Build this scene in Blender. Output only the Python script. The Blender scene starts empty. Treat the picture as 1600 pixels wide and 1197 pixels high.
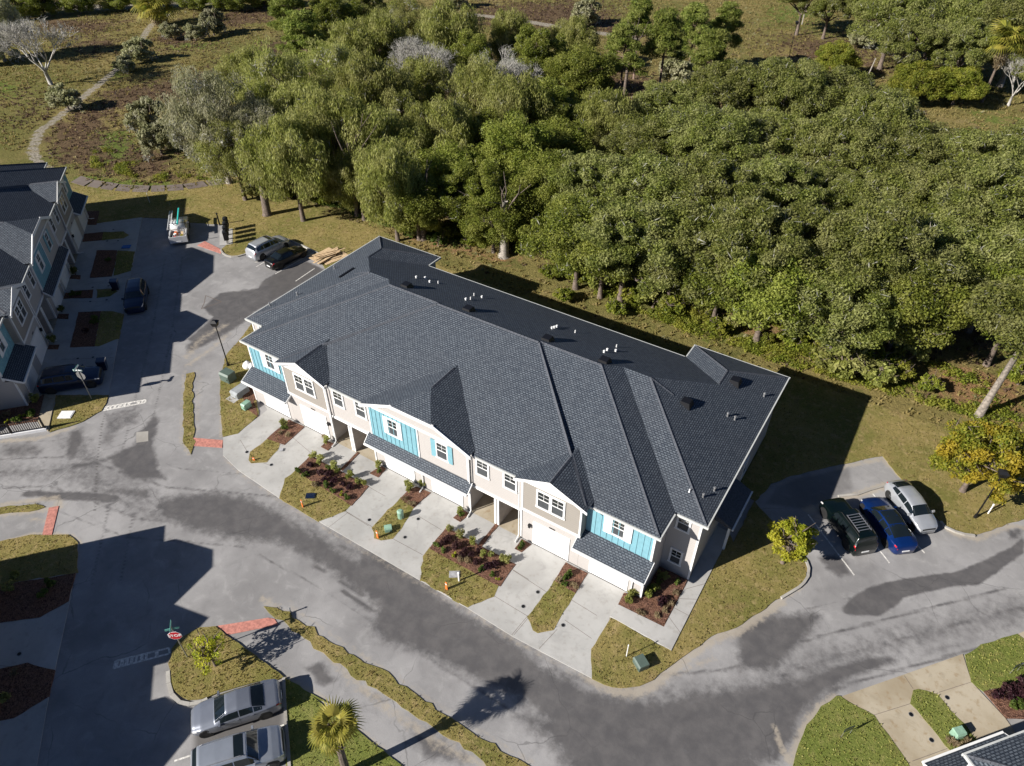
import bpy, math, random
import numpy as np
from mathutils import Vector, Matrix
random.seed(7)
RNG = np.random.default_rng(11)
# ------------------------------------------------------------------ camera, sky, sun, exposure
SC = bpy.context.scene
CAMPOS = Vector((24.9828, -26.6909, 40.0))
RIGHT = Vector((0.8410790, 0.5409084, 0.0020575))
DOWN = Vector((0.3481736, -0.5384695, -0.7673498))
FWD = Vector((-0.4139580, 0.6461182, -0.6412254))
FPX = 1120.49
cam = bpy.data.cameras.new('camera')
cam_o = bpy.data.objects.new('camera', cam)
SC.collection.objects.link(cam_o)
cam.sensor_fit = 'HORIZONTAL'
cam.sensor_width = 36.0
cam.lens = 36.0 * FPX / 1600.0
cam.clip_start = 0.5
cam.clip_end = 6000
m = Matrix((RIGHT, -DOWN, -FWD)).transposed().to_4x4()
m.translation = CAMPOS
cam_o.matrix_world = m
SC.camera = cam_o
SUN_EL = math.radians(28.5)
SUN_DIR = Vector((0.525 * math.cos(SUN_EL), 0.851 * math.cos(SUN_EL), -math.sin(SUN_EL)))  # way the light travels
world = bpy.data.worlds.new('World')
SC.world = world
world.use_nodes = True
wn = world.node_tree.nodes
bg = wn['Background']
sky = wn.new('ShaderNodeTexSky')
sky.sky_type = 'NISHITA'
sky.sun_disc = False
sky.sun_elevation = SUN_EL
sky.sun_rotation = math.atan2(-SUN_DIR.x, -SUN_DIR.y)
sky.air_density = 0.5
sky.dust_density = 0.1
sky.ozone_density = 4.0
world.node_tree.links.new(sky.outputs[0], bg.inputs[0])
bg.inputs[1].default_value = 0.05
sun = bpy.data.lights.new('sun', 'SUN')
sun.energy = 5.0
sun.angle = math.radians(0.5)
sun.color = (1.0, 0.95, 0.88)
sun_o = bpy.data.objects.new('sun', sun)
SC.collection.objects.link(sun_o)
sun_o.rotation_euler = SUN_DIR.to_track_quat('-Z', 'Y').to_euler()
sun_o.location = (0, -20, 60)
SC.view_settings.view_transform = 'Standard'
SC.view_settings.look = 'None'
SC.view_settings.gamma = 1.0
SC.view_settings.exposure = 0.8
SC.view_settings.use_curve_mapping = False

# ------------------------------------------------------------------ helpers
COL = SC.collection
def ray(px, py):
    return RIGHT * ((px - 800) / FPX) + DOWN * ((py - 598.5) / FPX) + FWD
def G(px, py, z=0.0):
    """where the sight line of a point of the photograph meets the level z"""
    d = ray(px, py)
    t = (z - CAMPOS.z) / d.z
    p = CAMPOS + d * t
    return (p.x, p.y)
def GP(pts, z=0.0):
    return [G(x, y, z) for x, y in pts]
def zg(x0, y0, k):
    return lambda pts: [G(x0 + x / k, y0 + y / k) for x, y in pts]

def tag(o, label=None, cat=None, group=None, kind=None):
    if label: o['label'] = label
    if cat: o['category'] = cat
    if group: o['group'] = group
    if kind: o['kind'] = kind
    return o
def thing(name, label, cat, loc=(0, 0, 0), rz=0.0, group=None):
    o = bpy.data.objects.new(name, None)
    o.empty_display_size = 0.3
    COL.objects.link(o)
    o.location = loc
    o.rotation_euler = (0, 0, rz)
    return tag(o, label, cat, group)
def link(name, me, parent=None, loc=(0, 0, 0), rot=(0, 0, 0), scale=(1, 1, 1)):
    o = bpy.data.objects.new(name, me)
    COL.objects.link(o)
    if parent: o.parent = parent
    o.location = loc
    o.rotation_euler = rot
    o.scale = scale
    return o
KIDS = {}
def kids(o):
    return [c for c in o.children]
def copy_tree(o, parent=None):
    c = o.copy()
    COL.objects.link(c)
    if parent: c.parent = parent
    for ch in o.children:
        copy_tree(ch, c)
    return c

class MB:
    def __init__(s):
        s.v = []; s.f = []; s.m = []; s.uv = None
    def add(s, vs, fs, m=0):
        b = len(s.v)
        s.v += [tuple(v) for v in vs]
        for f in fs:
            s.f.append(tuple(b + i for i in f)); s.m.append(m)
        return s
    def box(s, x0, x1, y0, y1, z0, z1, m=0):
        return s.add([(x0, y0, z0), (x1, y0, z0), (x1, y1, z0), (x0, y1, z0), (x0, y0, z1), (x1, y0, z1), (x1, y1, z1), (x0, y1, z1)],
                     [(3, 2, 1, 0), (4, 5, 6, 7), (0, 1, 5, 4), (1, 2, 6, 5), (2, 3, 7, 6), (3, 0, 4, 7)], m)
    def hexa(s, pts, m=0):
        """eight corners: four low, four high, same order"""
        return s.add(pts, [(3, 2, 1, 0), (4, 5, 6, 7), (0, 1, 5, 4), (1, 2, 6, 5), (2, 3, 7, 6), (3, 0, 4, 7)], m)
    def poly(s, pts, m=0):
        return s.add(pts, [tuple(range(len(pts)))], m)
    def prism(s, pts, z0, z1, m=0):
        n = len(pts)
        a = sum(pts[i][0] * pts[(i + 1) % n][1] - pts[(i + 1) % n][0] * pts[i][1] for i in range(n))
        if a < 0: pts = pts[::-1]
        vs = [(x, y, z0) for x, y in pts] + [(x, y, z1) for x, y in pts]
        fs = [tuple(range(n - 1, -1, -1)), tuple(range(n, 2 * n))]
        fs += [(i, (i + 1) % n, n + (i + 1) % n, n + i) for i in range(n)]
        return s.add(vs, fs, m)
    def tube(s, pts, rad, n=6, m=0, cap=True):
        pts = [Vector(p) for p in pts]
        if not hasattr(rad, '__len__'): rad = [rad] * len(pts)
        vs = []
        up = Vector((0.13, 0.2, 1)).normalized()
        for i, p in enumerate(pts):
            d = (pts[min(i + 1, len(pts) - 1)] - pts[max(i - 1, 0)]).normalized()
            a = d.cross(up)
            if a.length < 0.1: a = d.cross(Vector((1, 0, 0)))
            a.normalize(); b = d.cross(a)
            for k in range(n):
                t = 2 * math.pi * k / n
                vs.append(p + (a * math.cos(t) + b * math.sin(t)) * rad[i])
        fs = []
        for i in range(len(pts) - 1):
            for k in range(n):
                k2 = (k + 1) % n
                fs.append((i * n + k, i * n + k2, (i + 1) * n + k2, (i + 1) * n + k))
        if cap:
            fs.append(tuple(range(n))); fs.append(tuple(range((len(pts) - 1) * n + n - 1, (len(pts) - 1) * n - 1, -1)))
        return s.add(vs, fs, m)
    def cyl(s, x, y, z0, z1, r0, r1=None, n=12, m=0):
        r1 = r0 if r1 is None else r1
        vs = [(x + r * math.cos(2 * math.pi * k / n), y + r * math.sin(2 * math.pi * k / n), z) for z, r in ((z0, r0), (z1, r1)) for k in range(n)]
        fs = [tuple(range(n - 1, -1, -1)), tuple(range(n, 2 * n))] + [(k, (k + 1) % n, n + (k + 1) % n, n + k) for k in range(n)]
        return s.add(vs, fs, m)
    def mesh(s, name, mats, smooth=False):
        me = bpy.data.meshes.new(name)
        me.from_pydata([tuple(v) for v in s.v], [], s.f)
        for mt in (mats if isinstance(mats, (list, tuple)) else [mats]): me.materials.append(mt)
        if any(s.m): me.polygons.foreach_set('material_index', s.m)
        if smooth: me.polygons.foreach_set('use_smooth', [True] * len(s.f))
        if s.uv:
            l = me.uv_layers.new(name='UVMap')
            l.data.foreach_set('uv', [c for f in s.uv for p in f for c in p])
        me.update()
        return me
    def build(s, name, mats, parent=None, smooth=False, **kw):
        return link(name, s.mesh(name, mats, smooth), parent, **kw)

def np_mesh(name, V, F, mats, matidx=None, smooth=False):
    """V (n,3), F (m,k) arrays -> mesh"""
    me = bpy.data.meshes.new(name)
    V = np.asarray(V, np.float32); F = np.asarray(F, np.int32)
    k = F.shape[1]
    me.vertices.add(len(V)); me.vertices.foreach_set('co', V.ravel())
    me.loops.add(F.size); me.loops.foreach_set('vertex_index', F.ravel())
    me.polygons.add(len(F))
    me.polygons.foreach_set('loop_start', np.arange(0, F.size, k, dtype=np.int32))
    me.polygons.foreach_set('loop_total', np.full(len(F), k, np.int32))
    for mt in (mats if isinstance(mats, (list, tuple)) else [mats]): me.materials.append(mt)
    if matidx is not None: me.polygons.foreach_set('material_index', np.asarray(matidx, np.int32))
    if smooth: me.polygons.foreach_set('use_smooth', np.ones(len(F), bool))
    me.update(calc_edges=True)
    return me

# ------------------------------------------------------------------ materials
def nmat(name):
    mt = bpy.data.materials.new(name)
    mt.use_nodes = True
    nt = mt.node_tree
    return mt, nt, nt.nodes['Principled BSDF']
def N(nt, t, **kw):
    n = nt.nodes.new(t)
    for k, v in kw.items():
        if k in n.inputs: n.inputs[k].default_value = v
        else: setattr(n, k, v)
    return n
def L(nt, a, b): nt.links.new(a, b)
def mixc(nt, fac, a, b):
    n = nt.nodes.new('ShaderNodeMix'); n.data_type = 'RGBA'
    for s, val in ((n.inputs[0], fac), (n.inputs[6], a), (n.inputs[7], b)):
        if hasattr(val, 'links'): L(nt, val, s)
        elif isinstance(val, (int, float)): s.default_value = val
        else: s.default_value = (*val, 1)
    return n.outputs[2]
def math_(nt, op, a, b=None, c=None, clamp=False):
    n = nt.nodes.new('ShaderNodeMath'); n.operation = op; n.use_clamp = clamp
    for i, val in enumerate((a, b, c)):
        if val is None: continue
        if hasattr(val, 'links'): L(nt, val, n.inputs[i])
        else: n.inputs[i].default_value = val
    return n.outputs[0]
def noise(nt, scale, detail=4, rough=0.55, vec=None, dist=0.0):
    n = N(nt, 'ShaderNodeTexNoise'); n.inputs['Scale'].default_value = scale; n.inputs['Detail'].default_value = detail
    n.inputs['Roughness'].default_value = rough; n.inputs['Distortion'].default_value = dist
    if vec is None:
        tc = nt.nodes.get('TC') or N(nt, 'ShaderNodeNewGeometry'); tc.name = 'TC'
        vec = tc.outputs['Position']
    L(nt, vec, n.inputs['Vector'])
    return n.outputs['Fac']
def ramp(nt, fac, lo, hi):
    n = N(nt, 'ShaderNodeMapRange'); n.interpolation_type = 'SMOOTHSTEP'
    n.inputs['From Min'].default_value = lo; n.inputs['From Max'].default_value = hi
    L(nt, fac, n.inputs['Value'])
    return n.outputs['Result']
def bump(nt, h, strength, dist=0.02):
    n = N(nt, 'ShaderNodeBump'); n.inputs['Strength'].default_value = strength; n.inputs['Distance'].default_value = dist
    L(nt, h, n.inputs['Height'])
    return n.outputs[0]
def simple(name, col, rough=0.6, metal=0.0, var=0.12, scale=3.0, spec=0.5, bmp=0.0, coat=0.0):
    mt, nt, b = nmat(name)
    f = noise(nt, scale, 5, 0.6)
    d = tuple(c * (1 - var) for c in col); l = tuple(min(1, c * (1 + var)) for c in col)
    L(nt, mixc(nt, ramp(nt, f, 0.3, 0.7), d, l), b.inputs['Base Color'])
    b.inputs['Roughness'].default_value = rough; b.inputs['Metallic'].default_value = metal
    b.inputs['Specular IOR Level'].default_value = spec
    b.inputs['Coat Weight'].default_value = coat
    if bmp: L(nt, bump(nt, noise(nt, scale * 12, 3), bmp), b.inputs['Normal'])
    return mt
def attr(nt, name):
    n = N(nt, 'ShaderNodeAttribute'); n.attribute_name = name
    return n

# asphalt with weathering; vertex masks: R wet or fresh dark patch, G sand and pale wear, B newer dark paving
def mat_asphalt():
    mt, nt, b = nmat('asphalt')
    a = attr(nt, 'mask'); sep = N(nt, 'ShaderNodeSeparateColor'); L(nt, a.outputs['Color'], sep.inputs[0])
    big = noise(nt, 0.16, 4, 0.6); mid = noise(nt, 0.9, 6, 0.65, dist=0.6); fine = noise(nt, 14, 3, 0.7); spk = noise(nt, 60, 2, 0.8)
    c = mixc(nt, ramp(nt, big, 0.3, 0.72), (0.235, 0.228, 0.226), (0.37, 0.36, 0.356))
    c = mixc(nt, math_(nt, 'MULTIPLY', ramp(nt, mid, 0.5, 0.72), 0.5), c, (0.42, 0.41, 0.4))
    c = mixc(nt, math_(nt, 'MULTIPLY', ramp(nt, mid, 0.5, 0.3), 0.35), c, (0.18, 0.175, 0.177))
    edge = math_(nt, 'ADD', sep.outputs[0], math_(nt, 'MULTIPLY', math_(nt, 'SUBTRACT', noise(nt, 1.6, 6, 0.68), 0.5), 0.7))
    wet = math_(nt, 'MULTIPLY', ramp(nt, edge, 0.28, 0.7), 0.92)
    wetc = mixc(nt, ramp(nt, noise(nt, 1.1, 6, 0.62, dist=0.2), 0.3, 0.75), (0.07, 0.066, 0.068), (0.12, 0.112, 0.11))
    c = mixc(nt, wet, c, wetc)
    sd = math_(nt, 'ADD', sep.outputs[1], math_(nt, 'MULTIPLY', math_(nt, 'SUBTRACT', noise(nt, 2.5, 6, 0.7), 0.5), 0.9))
    c = mixc(nt, math_(nt, 'MULTIPLY', ramp(nt, sd, 0.45, 0.8), 0.75), c, (0.42, 0.365, 0.29))
    c = mixc(nt, math_(nt, 'MULTIPLY', ramp(nt, sep.outputs[2], 0.3, 0.7), 0.8), c, (0.085, 0.078, 0.074))
    # dark blotches and hairline cracks
    c = mixc(nt, math_(nt, 'MULTIPLY', ramp(nt, noise(nt, 0.45, 7, 0.72, dist=1.5), 0.6, 0.68), 0.22), c, (0.15, 0.147, 0.15))
    vor = N(nt, 'ShaderNodeTexVoronoi'); vor.feature = 'DISTANCE_TO_EDGE'; vor.inputs['Scale'].default_value = 0.17
    tc = nt.nodes['TC']
    wob = N(nt, 'ShaderNodeVectorMath'); wob.operation = 'ADD'
    L(nt, tc.outputs['Position'], wob.inputs[0])
    nv = N(nt, 'ShaderNodeTexNoise'); nv.inputs['Scale'].default_value = 0.5; nv.inputs['Detail'].default_value = 6
    L(nt, tc.outputs['Position'], nv.inputs['Vector']); L(nt, nv.outputs['Color'], wob.inputs[1])
    L(nt, wob.outputs[0], vor.inputs['Vector'])
    crack = ramp(nt, vor.outputs['Distance'], 0.006, 0.0)
    c = mixc(nt, math_(nt, 'MULTIPLY', crack, math_(nt, 'MULTIPLY', ramp(nt, big, 0.45, 0.6), 0.5)), c, (0.05, 0.048, 0.048))
    c = mixc(nt, math_(nt, 'MULTIPLY', fine, 0.3), c, (0.1, 0.1, 0.102))
    c = mixc(nt, math_(nt, 'MULTIPLY', ramp(nt, spk, 0.62, 0.8), 0.25), c, (0.42, 0.41, 0.4))
    L(nt, c, b.inputs['Base Color'])
    r = N(nt, 'ShaderNodeMapRange'); r.inputs['To Min'].default_value = 0.85; r.inputs['To Max'].default_value = 0.6
    L(nt, wet, r.inputs['Value']); L(nt, r.outputs[0], b.inputs['Roughness'])
    b.inputs['Specular IOR Level'].default_value = 0.3
    L(nt, bump(nt, fine, 0.35, 0.02), b.inputs['Normal'])
    return mt
def mat_concrete(name='concrete', c0=(0.36, 0.352, 0.335), c1=(0.47, 0.46, 0.44), stain=(0.25, 0.225, 0.185), samt=0.35):
    mt, nt, b = nmat(name)
    big = noise(nt, 0.35, 5, 0.6, dist=0.5); mid = noise(nt, 2.3, 6, 0.62); fine = noise(nt, 25, 3, 0.6)
    c = mixc(nt, ramp(nt, big, 0.3, 0.7), c0, c1)
    c = mixc(nt, math_(nt, 'MULTIPLY', ramp(nt, mid, 0.52, 0.72), samt), c, stain)
    c = mixc(nt, math_(nt, 'MULTIPLY', ramp(nt, noise(nt, 0.8, 6, 0.7, dist=1.2), 0.55, 0.66), 0.28), c, tuple(x * .66 for x in c0))
    c = mixc(nt, math_(nt, 'MULTIPLY', fine, 0.2), c, (0.2, 0.2, 0.2))
    L(nt, c, b.inputs['Base Color']); b.inputs['Roughness'].default_value = 0.85
    b.inputs['Specular IOR Level'].default_value = 0.25
    L(nt, bump(nt, fine, 0.2, 0.01), b.inputs['Normal'])
    return mt
def mat_lawn(name='lawn_soil', ca=(0.275, 0.22, 0.08), cb=(0.17, 0.165, 0.045), cc=(0.4, 0.3, 0.15)):
    mt, nt, b = nmat(name)
    big = noise(nt, 0.22, 4, 0.6); mid = noise(nt, 1.7, 5, 0.7); fine = noise(nt, 9, 4, 0.75); ff = noise(nt, 30, 2, 0.7)
    c = mixc(nt, ramp(nt, big, 0.35, 0.68), ca, cb)
    c = mixc(nt, math_(nt, 'MULTIPLY', ramp(nt, mid, 0.48, 0.72), 0.75), c, cc)
    c = mixc(nt, math_(nt, 'MULTIPLY', ramp(nt, noise(nt, 0.55, 6, 0.7), 0.55, 0.7), 0.5), c, tuple(x * y for x, y in zip(cc, (.62, .55, .6))))
    c = mixc(nt, ramp(nt, fine, 0.48, 0.3), c, tuple(x * 0.42 for x in cb))
    c = mixc(nt, math_(nt, 'MULTIPLY', ramp(nt, ff, 0.55, 0.8), 0.5), c, tuple(x * 1.5 for x in cc))
    L(nt, c, b.inputs['Base Color']); b.inputs['Roughness'].default_value = 0.95; b.inputs['Specular IOR Level'].default_value = 0.1
    h = math_(nt, 'ADD', fine, math_(nt, 'MULTIPLY', ff, 0.5))
    L(nt, bump(nt, h, 0.9, 0.08), b.inputs['Normal'])
    return mt
# open field: vertex masks R dark brown weeds, G fresh green, B bare sandy track, A reddish litter
def mat_field():
    mt, nt, b = nmat('field_ground')
    a = attr(nt, 'mask'); sep = N(nt, 'ShaderNodeSeparateColor'); L(nt, a.outputs['Color'], sep.inputs[0])
    big = noise(nt, 0.045, 4, 0.6); mid = noise(nt, 0.3, 6, 0.68, dist=0.4); fine = noise(nt, 3.2, 5, 0.75); ff = noise(nt, 12, 3, 0.75)
    c = mixc(nt, ramp(nt, big, 0.35, 0.66), (0.25, 0.2, 0.075), (0.15, 0.15, 0.042))
    c = mixc(nt, math_(nt, 'MULTIPLY', ramp(nt, mid, 0.52, 0.7), 0.75), c, (0.32, 0.24, 0.115))
    c = mixc(nt, math_(nt, 'MULTIPLY', ramp(nt, mid, 0.46, 0.32), 0.7), c, (0.11, 0.115, 0.032))
    def lay(c, src, col, nsc, lo=0.38, hi=0.66, amt=0.85, na=1.7):
        e = math_(nt, 'ADD', src, math_(nt, 'MULTIPLY', math_(nt, 'SUBTRACT', noise(nt, nsc, 7, 0.72), 0.5), na))
        return mixc(nt, math_(nt, 'MULTIPLY', ramp(nt, e, lo, hi), amt), c, col)
    brown = mixc(nt, ramp(nt, fine, 0.35, 0.65), (0.075, 0.045, 0.03), (0.17, 0.108, 0.07))
    c = lay(c, sep.outputs[0], brown, 0.35)
    green = mixc(nt, ramp(nt, fine, 0.35, 0.65), (0.075, 0.12, 0.02), (0.18, 0.23, 0.045))
    c = lay(c, sep.outputs[1], green, 0.5)
    c = lay(c, a.outputs['Alpha'], (0.3, 0.17, 0.09), 0.9)
    c = lay(c, sep.outputs[2], mixc(nt, ramp(nt, fine, 0.3, 0.7), (0.26, 0.225, 0.175), (0.42, 0.38, 0.31)), 0.8, 0.45, 0.62, 0.95, 0.8)
    c = mixc(nt, math_(nt, 'MULTIPLY', ramp(nt, fine, 0.5, 0.28), 0.75), c, (0.035, 0.032, 0.014))
    c = mixc(nt, math_(nt, 'MULTIPLY', ramp(nt, ff, 0.56, 0.8), 0.35), c, (0.34, 0.27, 0.15))
    L(nt, c, b.inputs['Base Color']); b.inputs['Roughness'].default_value = 0.95; b.inputs['Specular IOR Level'].default_value = 0.1
    h = math_(nt, 'ADD', fine, math_(nt, 'MULTIPLY', ff, 0.4))
    L(nt, bump(nt, h, 1.0, 0.25), b.inputs['Normal'])
    return mt
def mat_mulch():
    mt, nt, b = nmat('bark_mulch')
    v = N(nt, 'ShaderNodeTexVoronoi'); v.inputs['Scale'].default_value = 16
    L(nt, N(nt, 'ShaderNodeNewGeometry').outputs['Position'], v.inputs['Vector'])
    sp = N(nt, 'ShaderNodeSeparateColor'); L(nt, v.outputs['Color'], sp.inputs[0])
    c = mixc(nt, sp.outputs[0], (0.05, 0.023, 0.016), (0.24, 0.13, 0.09))
    c = mixc(nt, math_(nt, 'MULTIPLY', ramp(nt, noise(nt, 2, 4), 0.45, 0.7), 0.5), c, (0.2, 0.1, 0.06))
    L(nt, c, b.inputs['Base Color']); b.inputs['Roughness'].default_value = 0.9; b.inputs['Specular IOR Level'].default_value = 0.15
    L(nt, bump(nt, v.outputs['Distance'], 0.9, 0.05), b.inputs['Normal'])
    return mt
def mat_shingle():
    mt, nt, b = nmat('roof_shingle')
    uv = N(nt, 'ShaderNodeUVMap')
    br = N(nt, 'ShaderNodeTexBrick')
    br.offset = 0.5; br.squash = 1.0
    L(nt, uv.outputs[0], br.inputs['Vector'])
    br.inputs['Scale'].default_value = 1.0
    br.inputs['Mortar Size'].default_value = 0.04; br.inputs['Mortar Smooth'].default_value = 0.3
    br.inputs['Brick Width'].default_value = 0.24; br.inputs['Row Height'].default_value = 0.15
    br.inputs['Color1'].default_value = (0.05, 0.062, 0.08, 1); br.inputs['Color2'].default_value = (0.115, 0.135, 0.158, 1)
    br.inputs['Mortar'].default_value = (0.012, 0.018, 0.029, 1); br.inputs['Bias'].default_value = 0.15
    c = br.outputs['Color']
    big = noise(nt, 0.25, 4, 0.6); n2 = noise(nt, 6, 4, 0.7); n3 = noise(nt, 40, 2, 0.7)
    c = mixc(nt, math_(nt, 'MULTIPLY', ramp(nt, n2, 0.4, 0.7), 0.3), c, (0.115, 0.125, 0.14))
    c = mixc(nt, math_(nt, 'MULTIPLY', ramp(nt, big, 0.4, 0.7), 0.25), c, (0.05, 0.055, 0.065))
    c = mixc(nt, math_(nt, 'MULTIPLY', ramp(nt, n3, 0.55, 0.75), 0.25), c, (0.2, 0.21, 0.23))
    L(nt, c, b.inputs['Base Color']); b.inputs['Roughness'].default_value = 0.75; b.inputs['Specular IOR Level'].default_value = 0.35
    L(nt, bump(nt, br.outputs['Fac'], -0.6, 0.03), b.inputs['Normal'])
    return mt
def mat_siding(name, col, pitch=0.16, axis='Z', depth=0.5):
    mt, nt, b = nmat(name)
    tc = N(nt, 'ShaderNodeTexCoord')
    sp = N(nt, 'ShaderNodeSeparateXYZ'); L(nt, tc.outputs['Object'], sp.inputs[0])
    saw = math_(nt, 'FRACT', math_(nt, 'DIVIDE', sp.outputs[2], pitch))
    g = ramp(nt, saw, 0.0, 0.14)
    dk = tuple(c * 0.72 for c in col)
    c = mixc(nt, g, dk, col)
    c = mixc(nt, math_(nt, 'MULTIPLY', ramp(nt, noise(nt, 1.3, 5), 0.4, 0.75), 0.18), c, tuple(x * 0.8 for x in col))
    L(nt, c, b.inputs['Base Color']); b.inputs['Roughness'].default_value = 0.6
    L(nt, bump(nt, saw, -depth, 0.015), b.inputs['Normal'])
    return mt
def mat_leaf(name, dark, light, trans=0.48, rough=0.55, tip=None):
    mt, nt, b = nmat(name)
    geo = N(nt, 'ShaderNodeNewGeometry'); geo.name = 'TC'
    oi = N(nt, 'ShaderNodeObjectInfo')
    big = noise(nt, 0.55, 3, 0.6)
    c = mixc(nt, geo.outputs['Random Per Island'], dark, light)
    c = mixc(nt, math_(nt, 'MULTIPLY', ramp(nt, big, 0.42, 0.62), 0.6), c, tip or tuple(x * 1.35 for x in light))
    hs = N(nt, 'ShaderNodeHueSaturation')
    L(nt, c, hs.inputs['Color'])
    L(nt, math_(nt, 'ADD', math_(nt, 'MULTIPLY', oi.outputs['Random'], 0.012), 0.489), hs.inputs['Hue'])
    L(nt, math_(nt, 'ADD', math_(nt, 'MULTIPLY', oi.outputs['Random'], 0.35), 0.82), hs.inputs['Value'])
    L(nt, hs.outputs[0], b.inputs['Base Color'])
    b.inputs['Roughness'].default_value = rough; b.inputs['Specular IOR Level'].default_value = 0.25
    tr = N(nt, 'ShaderNodeBsdfTranslucent'); L(nt, hs.outputs[0], tr.inputs['Color'])
    mx = N(nt, 'ShaderNodeMixShader'); mx.inputs[0].default_value = trans
    L(nt, b.outputs[0], mx.inputs[1]); L(nt, tr.outputs[0], mx.inputs[2])
    L(nt, mx.outputs[0], nt.nodes['Material Output'].inputs['Surface'])
    return mt
def mat_paint(name, col, metal=0.5):
    mt, nt, b = nmat(name)
    f = noise(nt, 1.2, 5, 0.6)
    L(nt, mixc(nt, ramp(nt, f, 0.35, 0.7), tuple(c * 0.9 for c in col), col), b.inputs['Base Color'])
    b.inputs['Metallic'].default_value = metal; b.inputs['Roughness'].default_value = 0.32
    b.inputs['Coat Weight'].default_value = 0.8; b.inputs['Coat Roughness'].default_value = 0.06
    return mt
def mat_glass(name, col=(0.02, 0.03, 0.035), rough=0.06):
    mt, nt, b = nmat(name)
    f = noise(nt, 0.9, 3, 0.5)
    L(nt, mixc(nt, f, tuple(c * 0.6 for c in col), tuple(c * 1.5 for c in col)), b.inputs['Base Color'])
    b.inputs['Roughness'].default_value = rough; b.inputs['Specular IOR Level'].default_value = 0.8
    return mt
M = dict(
    asphalt=mat_asphalt(), concrete=mat_concrete(), concrete_old=mat_concrete('tan_concrete', (0.33, 0.27, 0.18), (0.46, 0.4, 0.3), (0.26, 0.17, 0.075), 0.6),
    kerb=mat_concrete('kerb_concrete', (0.3, 0.28, 0.25), (0.46, 0.44, 0.4)),
    lawn=mat_lawn(), lawn_green=mat_lawn('green_lawn_soil', (0.19, 0.205, 0.055), (0.14, 0.175, 0.035), (0.3, 0.27, 0.1)),
    field=mat_field(), mulch=mat_mulch(), shingle=mat_shingle(),
    beige=mat_siding('beige_lap_siding', (0.43, 0.405, 0.385)), taupe=mat_siding('taupe_shingle_siding', (0.285, 0.26, 0.23), 0.2),
    blue=simple('blue_board_siding', (0.175, 0.36, 0.42), 0.5, var=0.08), gutter=simple('gutter_white', (0.5, 0.51, 0.49), 0.4, var=0.06), white=simple('white_trim', (0.74, 0.74, 0.73), 0.45, var=0.04),
    door_white=simple('garage_white', (0.8, 0.8, 0.8), 0.4, var=0.03), dark=simple('dark_metal', (0.012, 0.012, 0.014), 0.4, 0.3),
    recess=simple('entry_paint', (0.36, 0.32, 0.29), 0.6), galv=simple('galvanized_steel', (0.35, 0.35, 0.35), 0.45, 0.6),
    glass=mat_glass('window_glass', (0.025, 0.03, 0.032), 0.05), screen=simple('insect_screen', (0.06, 0.065, 0.07), 0.5, spec=0.3),
    ridge=simple('ridge_cap_shingle', (0.062, 0.068, 0.082), 0.8, var=0.3, scale=9), cap=simple('dark_valley_shingle', (0.03, 0.036, 0.05), 0.8, var=0.3, scale=9),
    pipe=simple('white_pvc', (0.75, 0.75, 0.74), 0.35, var=0.05), black=simple('black_plastic', (0.01, 0.01, 0.011), 0.45),
    brickred=simple('red_paver', (0.46, 0.19, 0.15), 0.8, var=0.25, scale=5, bmp=0.3), paint=simple('worn_road_paint', (0.6, 0.58, 0.54), 0.7, var=0.35, scale=6),
    bark=simple('bark', (0.13, 0.1, 0.08), 0.9, var=0.4, scale=5, bmp=0.8), greybark=simple('grey_bark', (0.22, 0.19, 0.16), 0.9, var=0.4, scale=5, bmp=0.8), bone=simple('bone_bark', (0.38, 0.36, 0.33), 0.85, var=0.25, scale=6), palebark=simple('pale_bark', (0.3, 0.27, 0.235), 0.9, var=0.35, scale=6, bmp=0.5),
    brownbark=simple('pine_bark', (0.19, 0.13, 0.1), 0.9, var=0.4, scale=6, bmp=0.8),
    utility=simple('utility_green', (0.085, 0.12, 0.1), 0.5, var=0.12), mint=simple('mint_green_plastic', (0.22, 0.36, 0.27), 0.5, var=0.15),
    lumber=simple('raw_lumber', (0.55, 0.4, 0.24), 0.7, var=0.2, scale=4), orange=simple('orange_plastic', (0.7, 0.16, 0.03), 0.5),
    red=simple('sign_red', (0.5, 0.008, 0.02), 0.4, var=0.05), signwhite=simple('sign_white', (0.8, 0.8, 0.8), 0.4, var=0.03), signgreen=simple('sign_green', (0.12, 0.36, 0.3), 0.4),
    tyre=simple('tyre_rubber', (0.012, 0.012, 0.012), 0.85), rim=simple('alloy_rim', (0.55, 0.55, 0.56), 0.3, 0.8), carglass=mat_glass('car_glass', (0.008, 0.012, 0.014), 0.04),
    lampred=simple('tail_lamp_red', (0.45, 0.01, 0.015), 0.2), lampclear=simple('headlamp_lens', (0.7, 0.7, 0.7), 0.15, 0.3), interior=simple('dark_trim', (0.015, 0.015, 0.015), 0.6),
    teal=simple('teal_plastic', (0.03, 0.5, 0.46), 0.4), slab=mat_concrete('brown_slab', (0.13, 0.1, 0.085), (0.19, 0.155, 0.13), (0.09, 0.07, 0.06)),
    fence=simple('fence_metal', (0.012, 0.01, 0.01), 0.5, 0.3), ptac=simple('cabinet_grey', (0.3, 0.32, 0.33), 0.5), bluepaint=simple('blue_marking', (0.02, 0.12, 0.4), 0.6),
    doorteal=simple('teal_door', (0.02, 0.18, 0.24), 0.4), limestone=simple('gravel_grey', (0.3, 0.3, 0.31), 0.9, var=0.3, scale=3),
)
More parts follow.
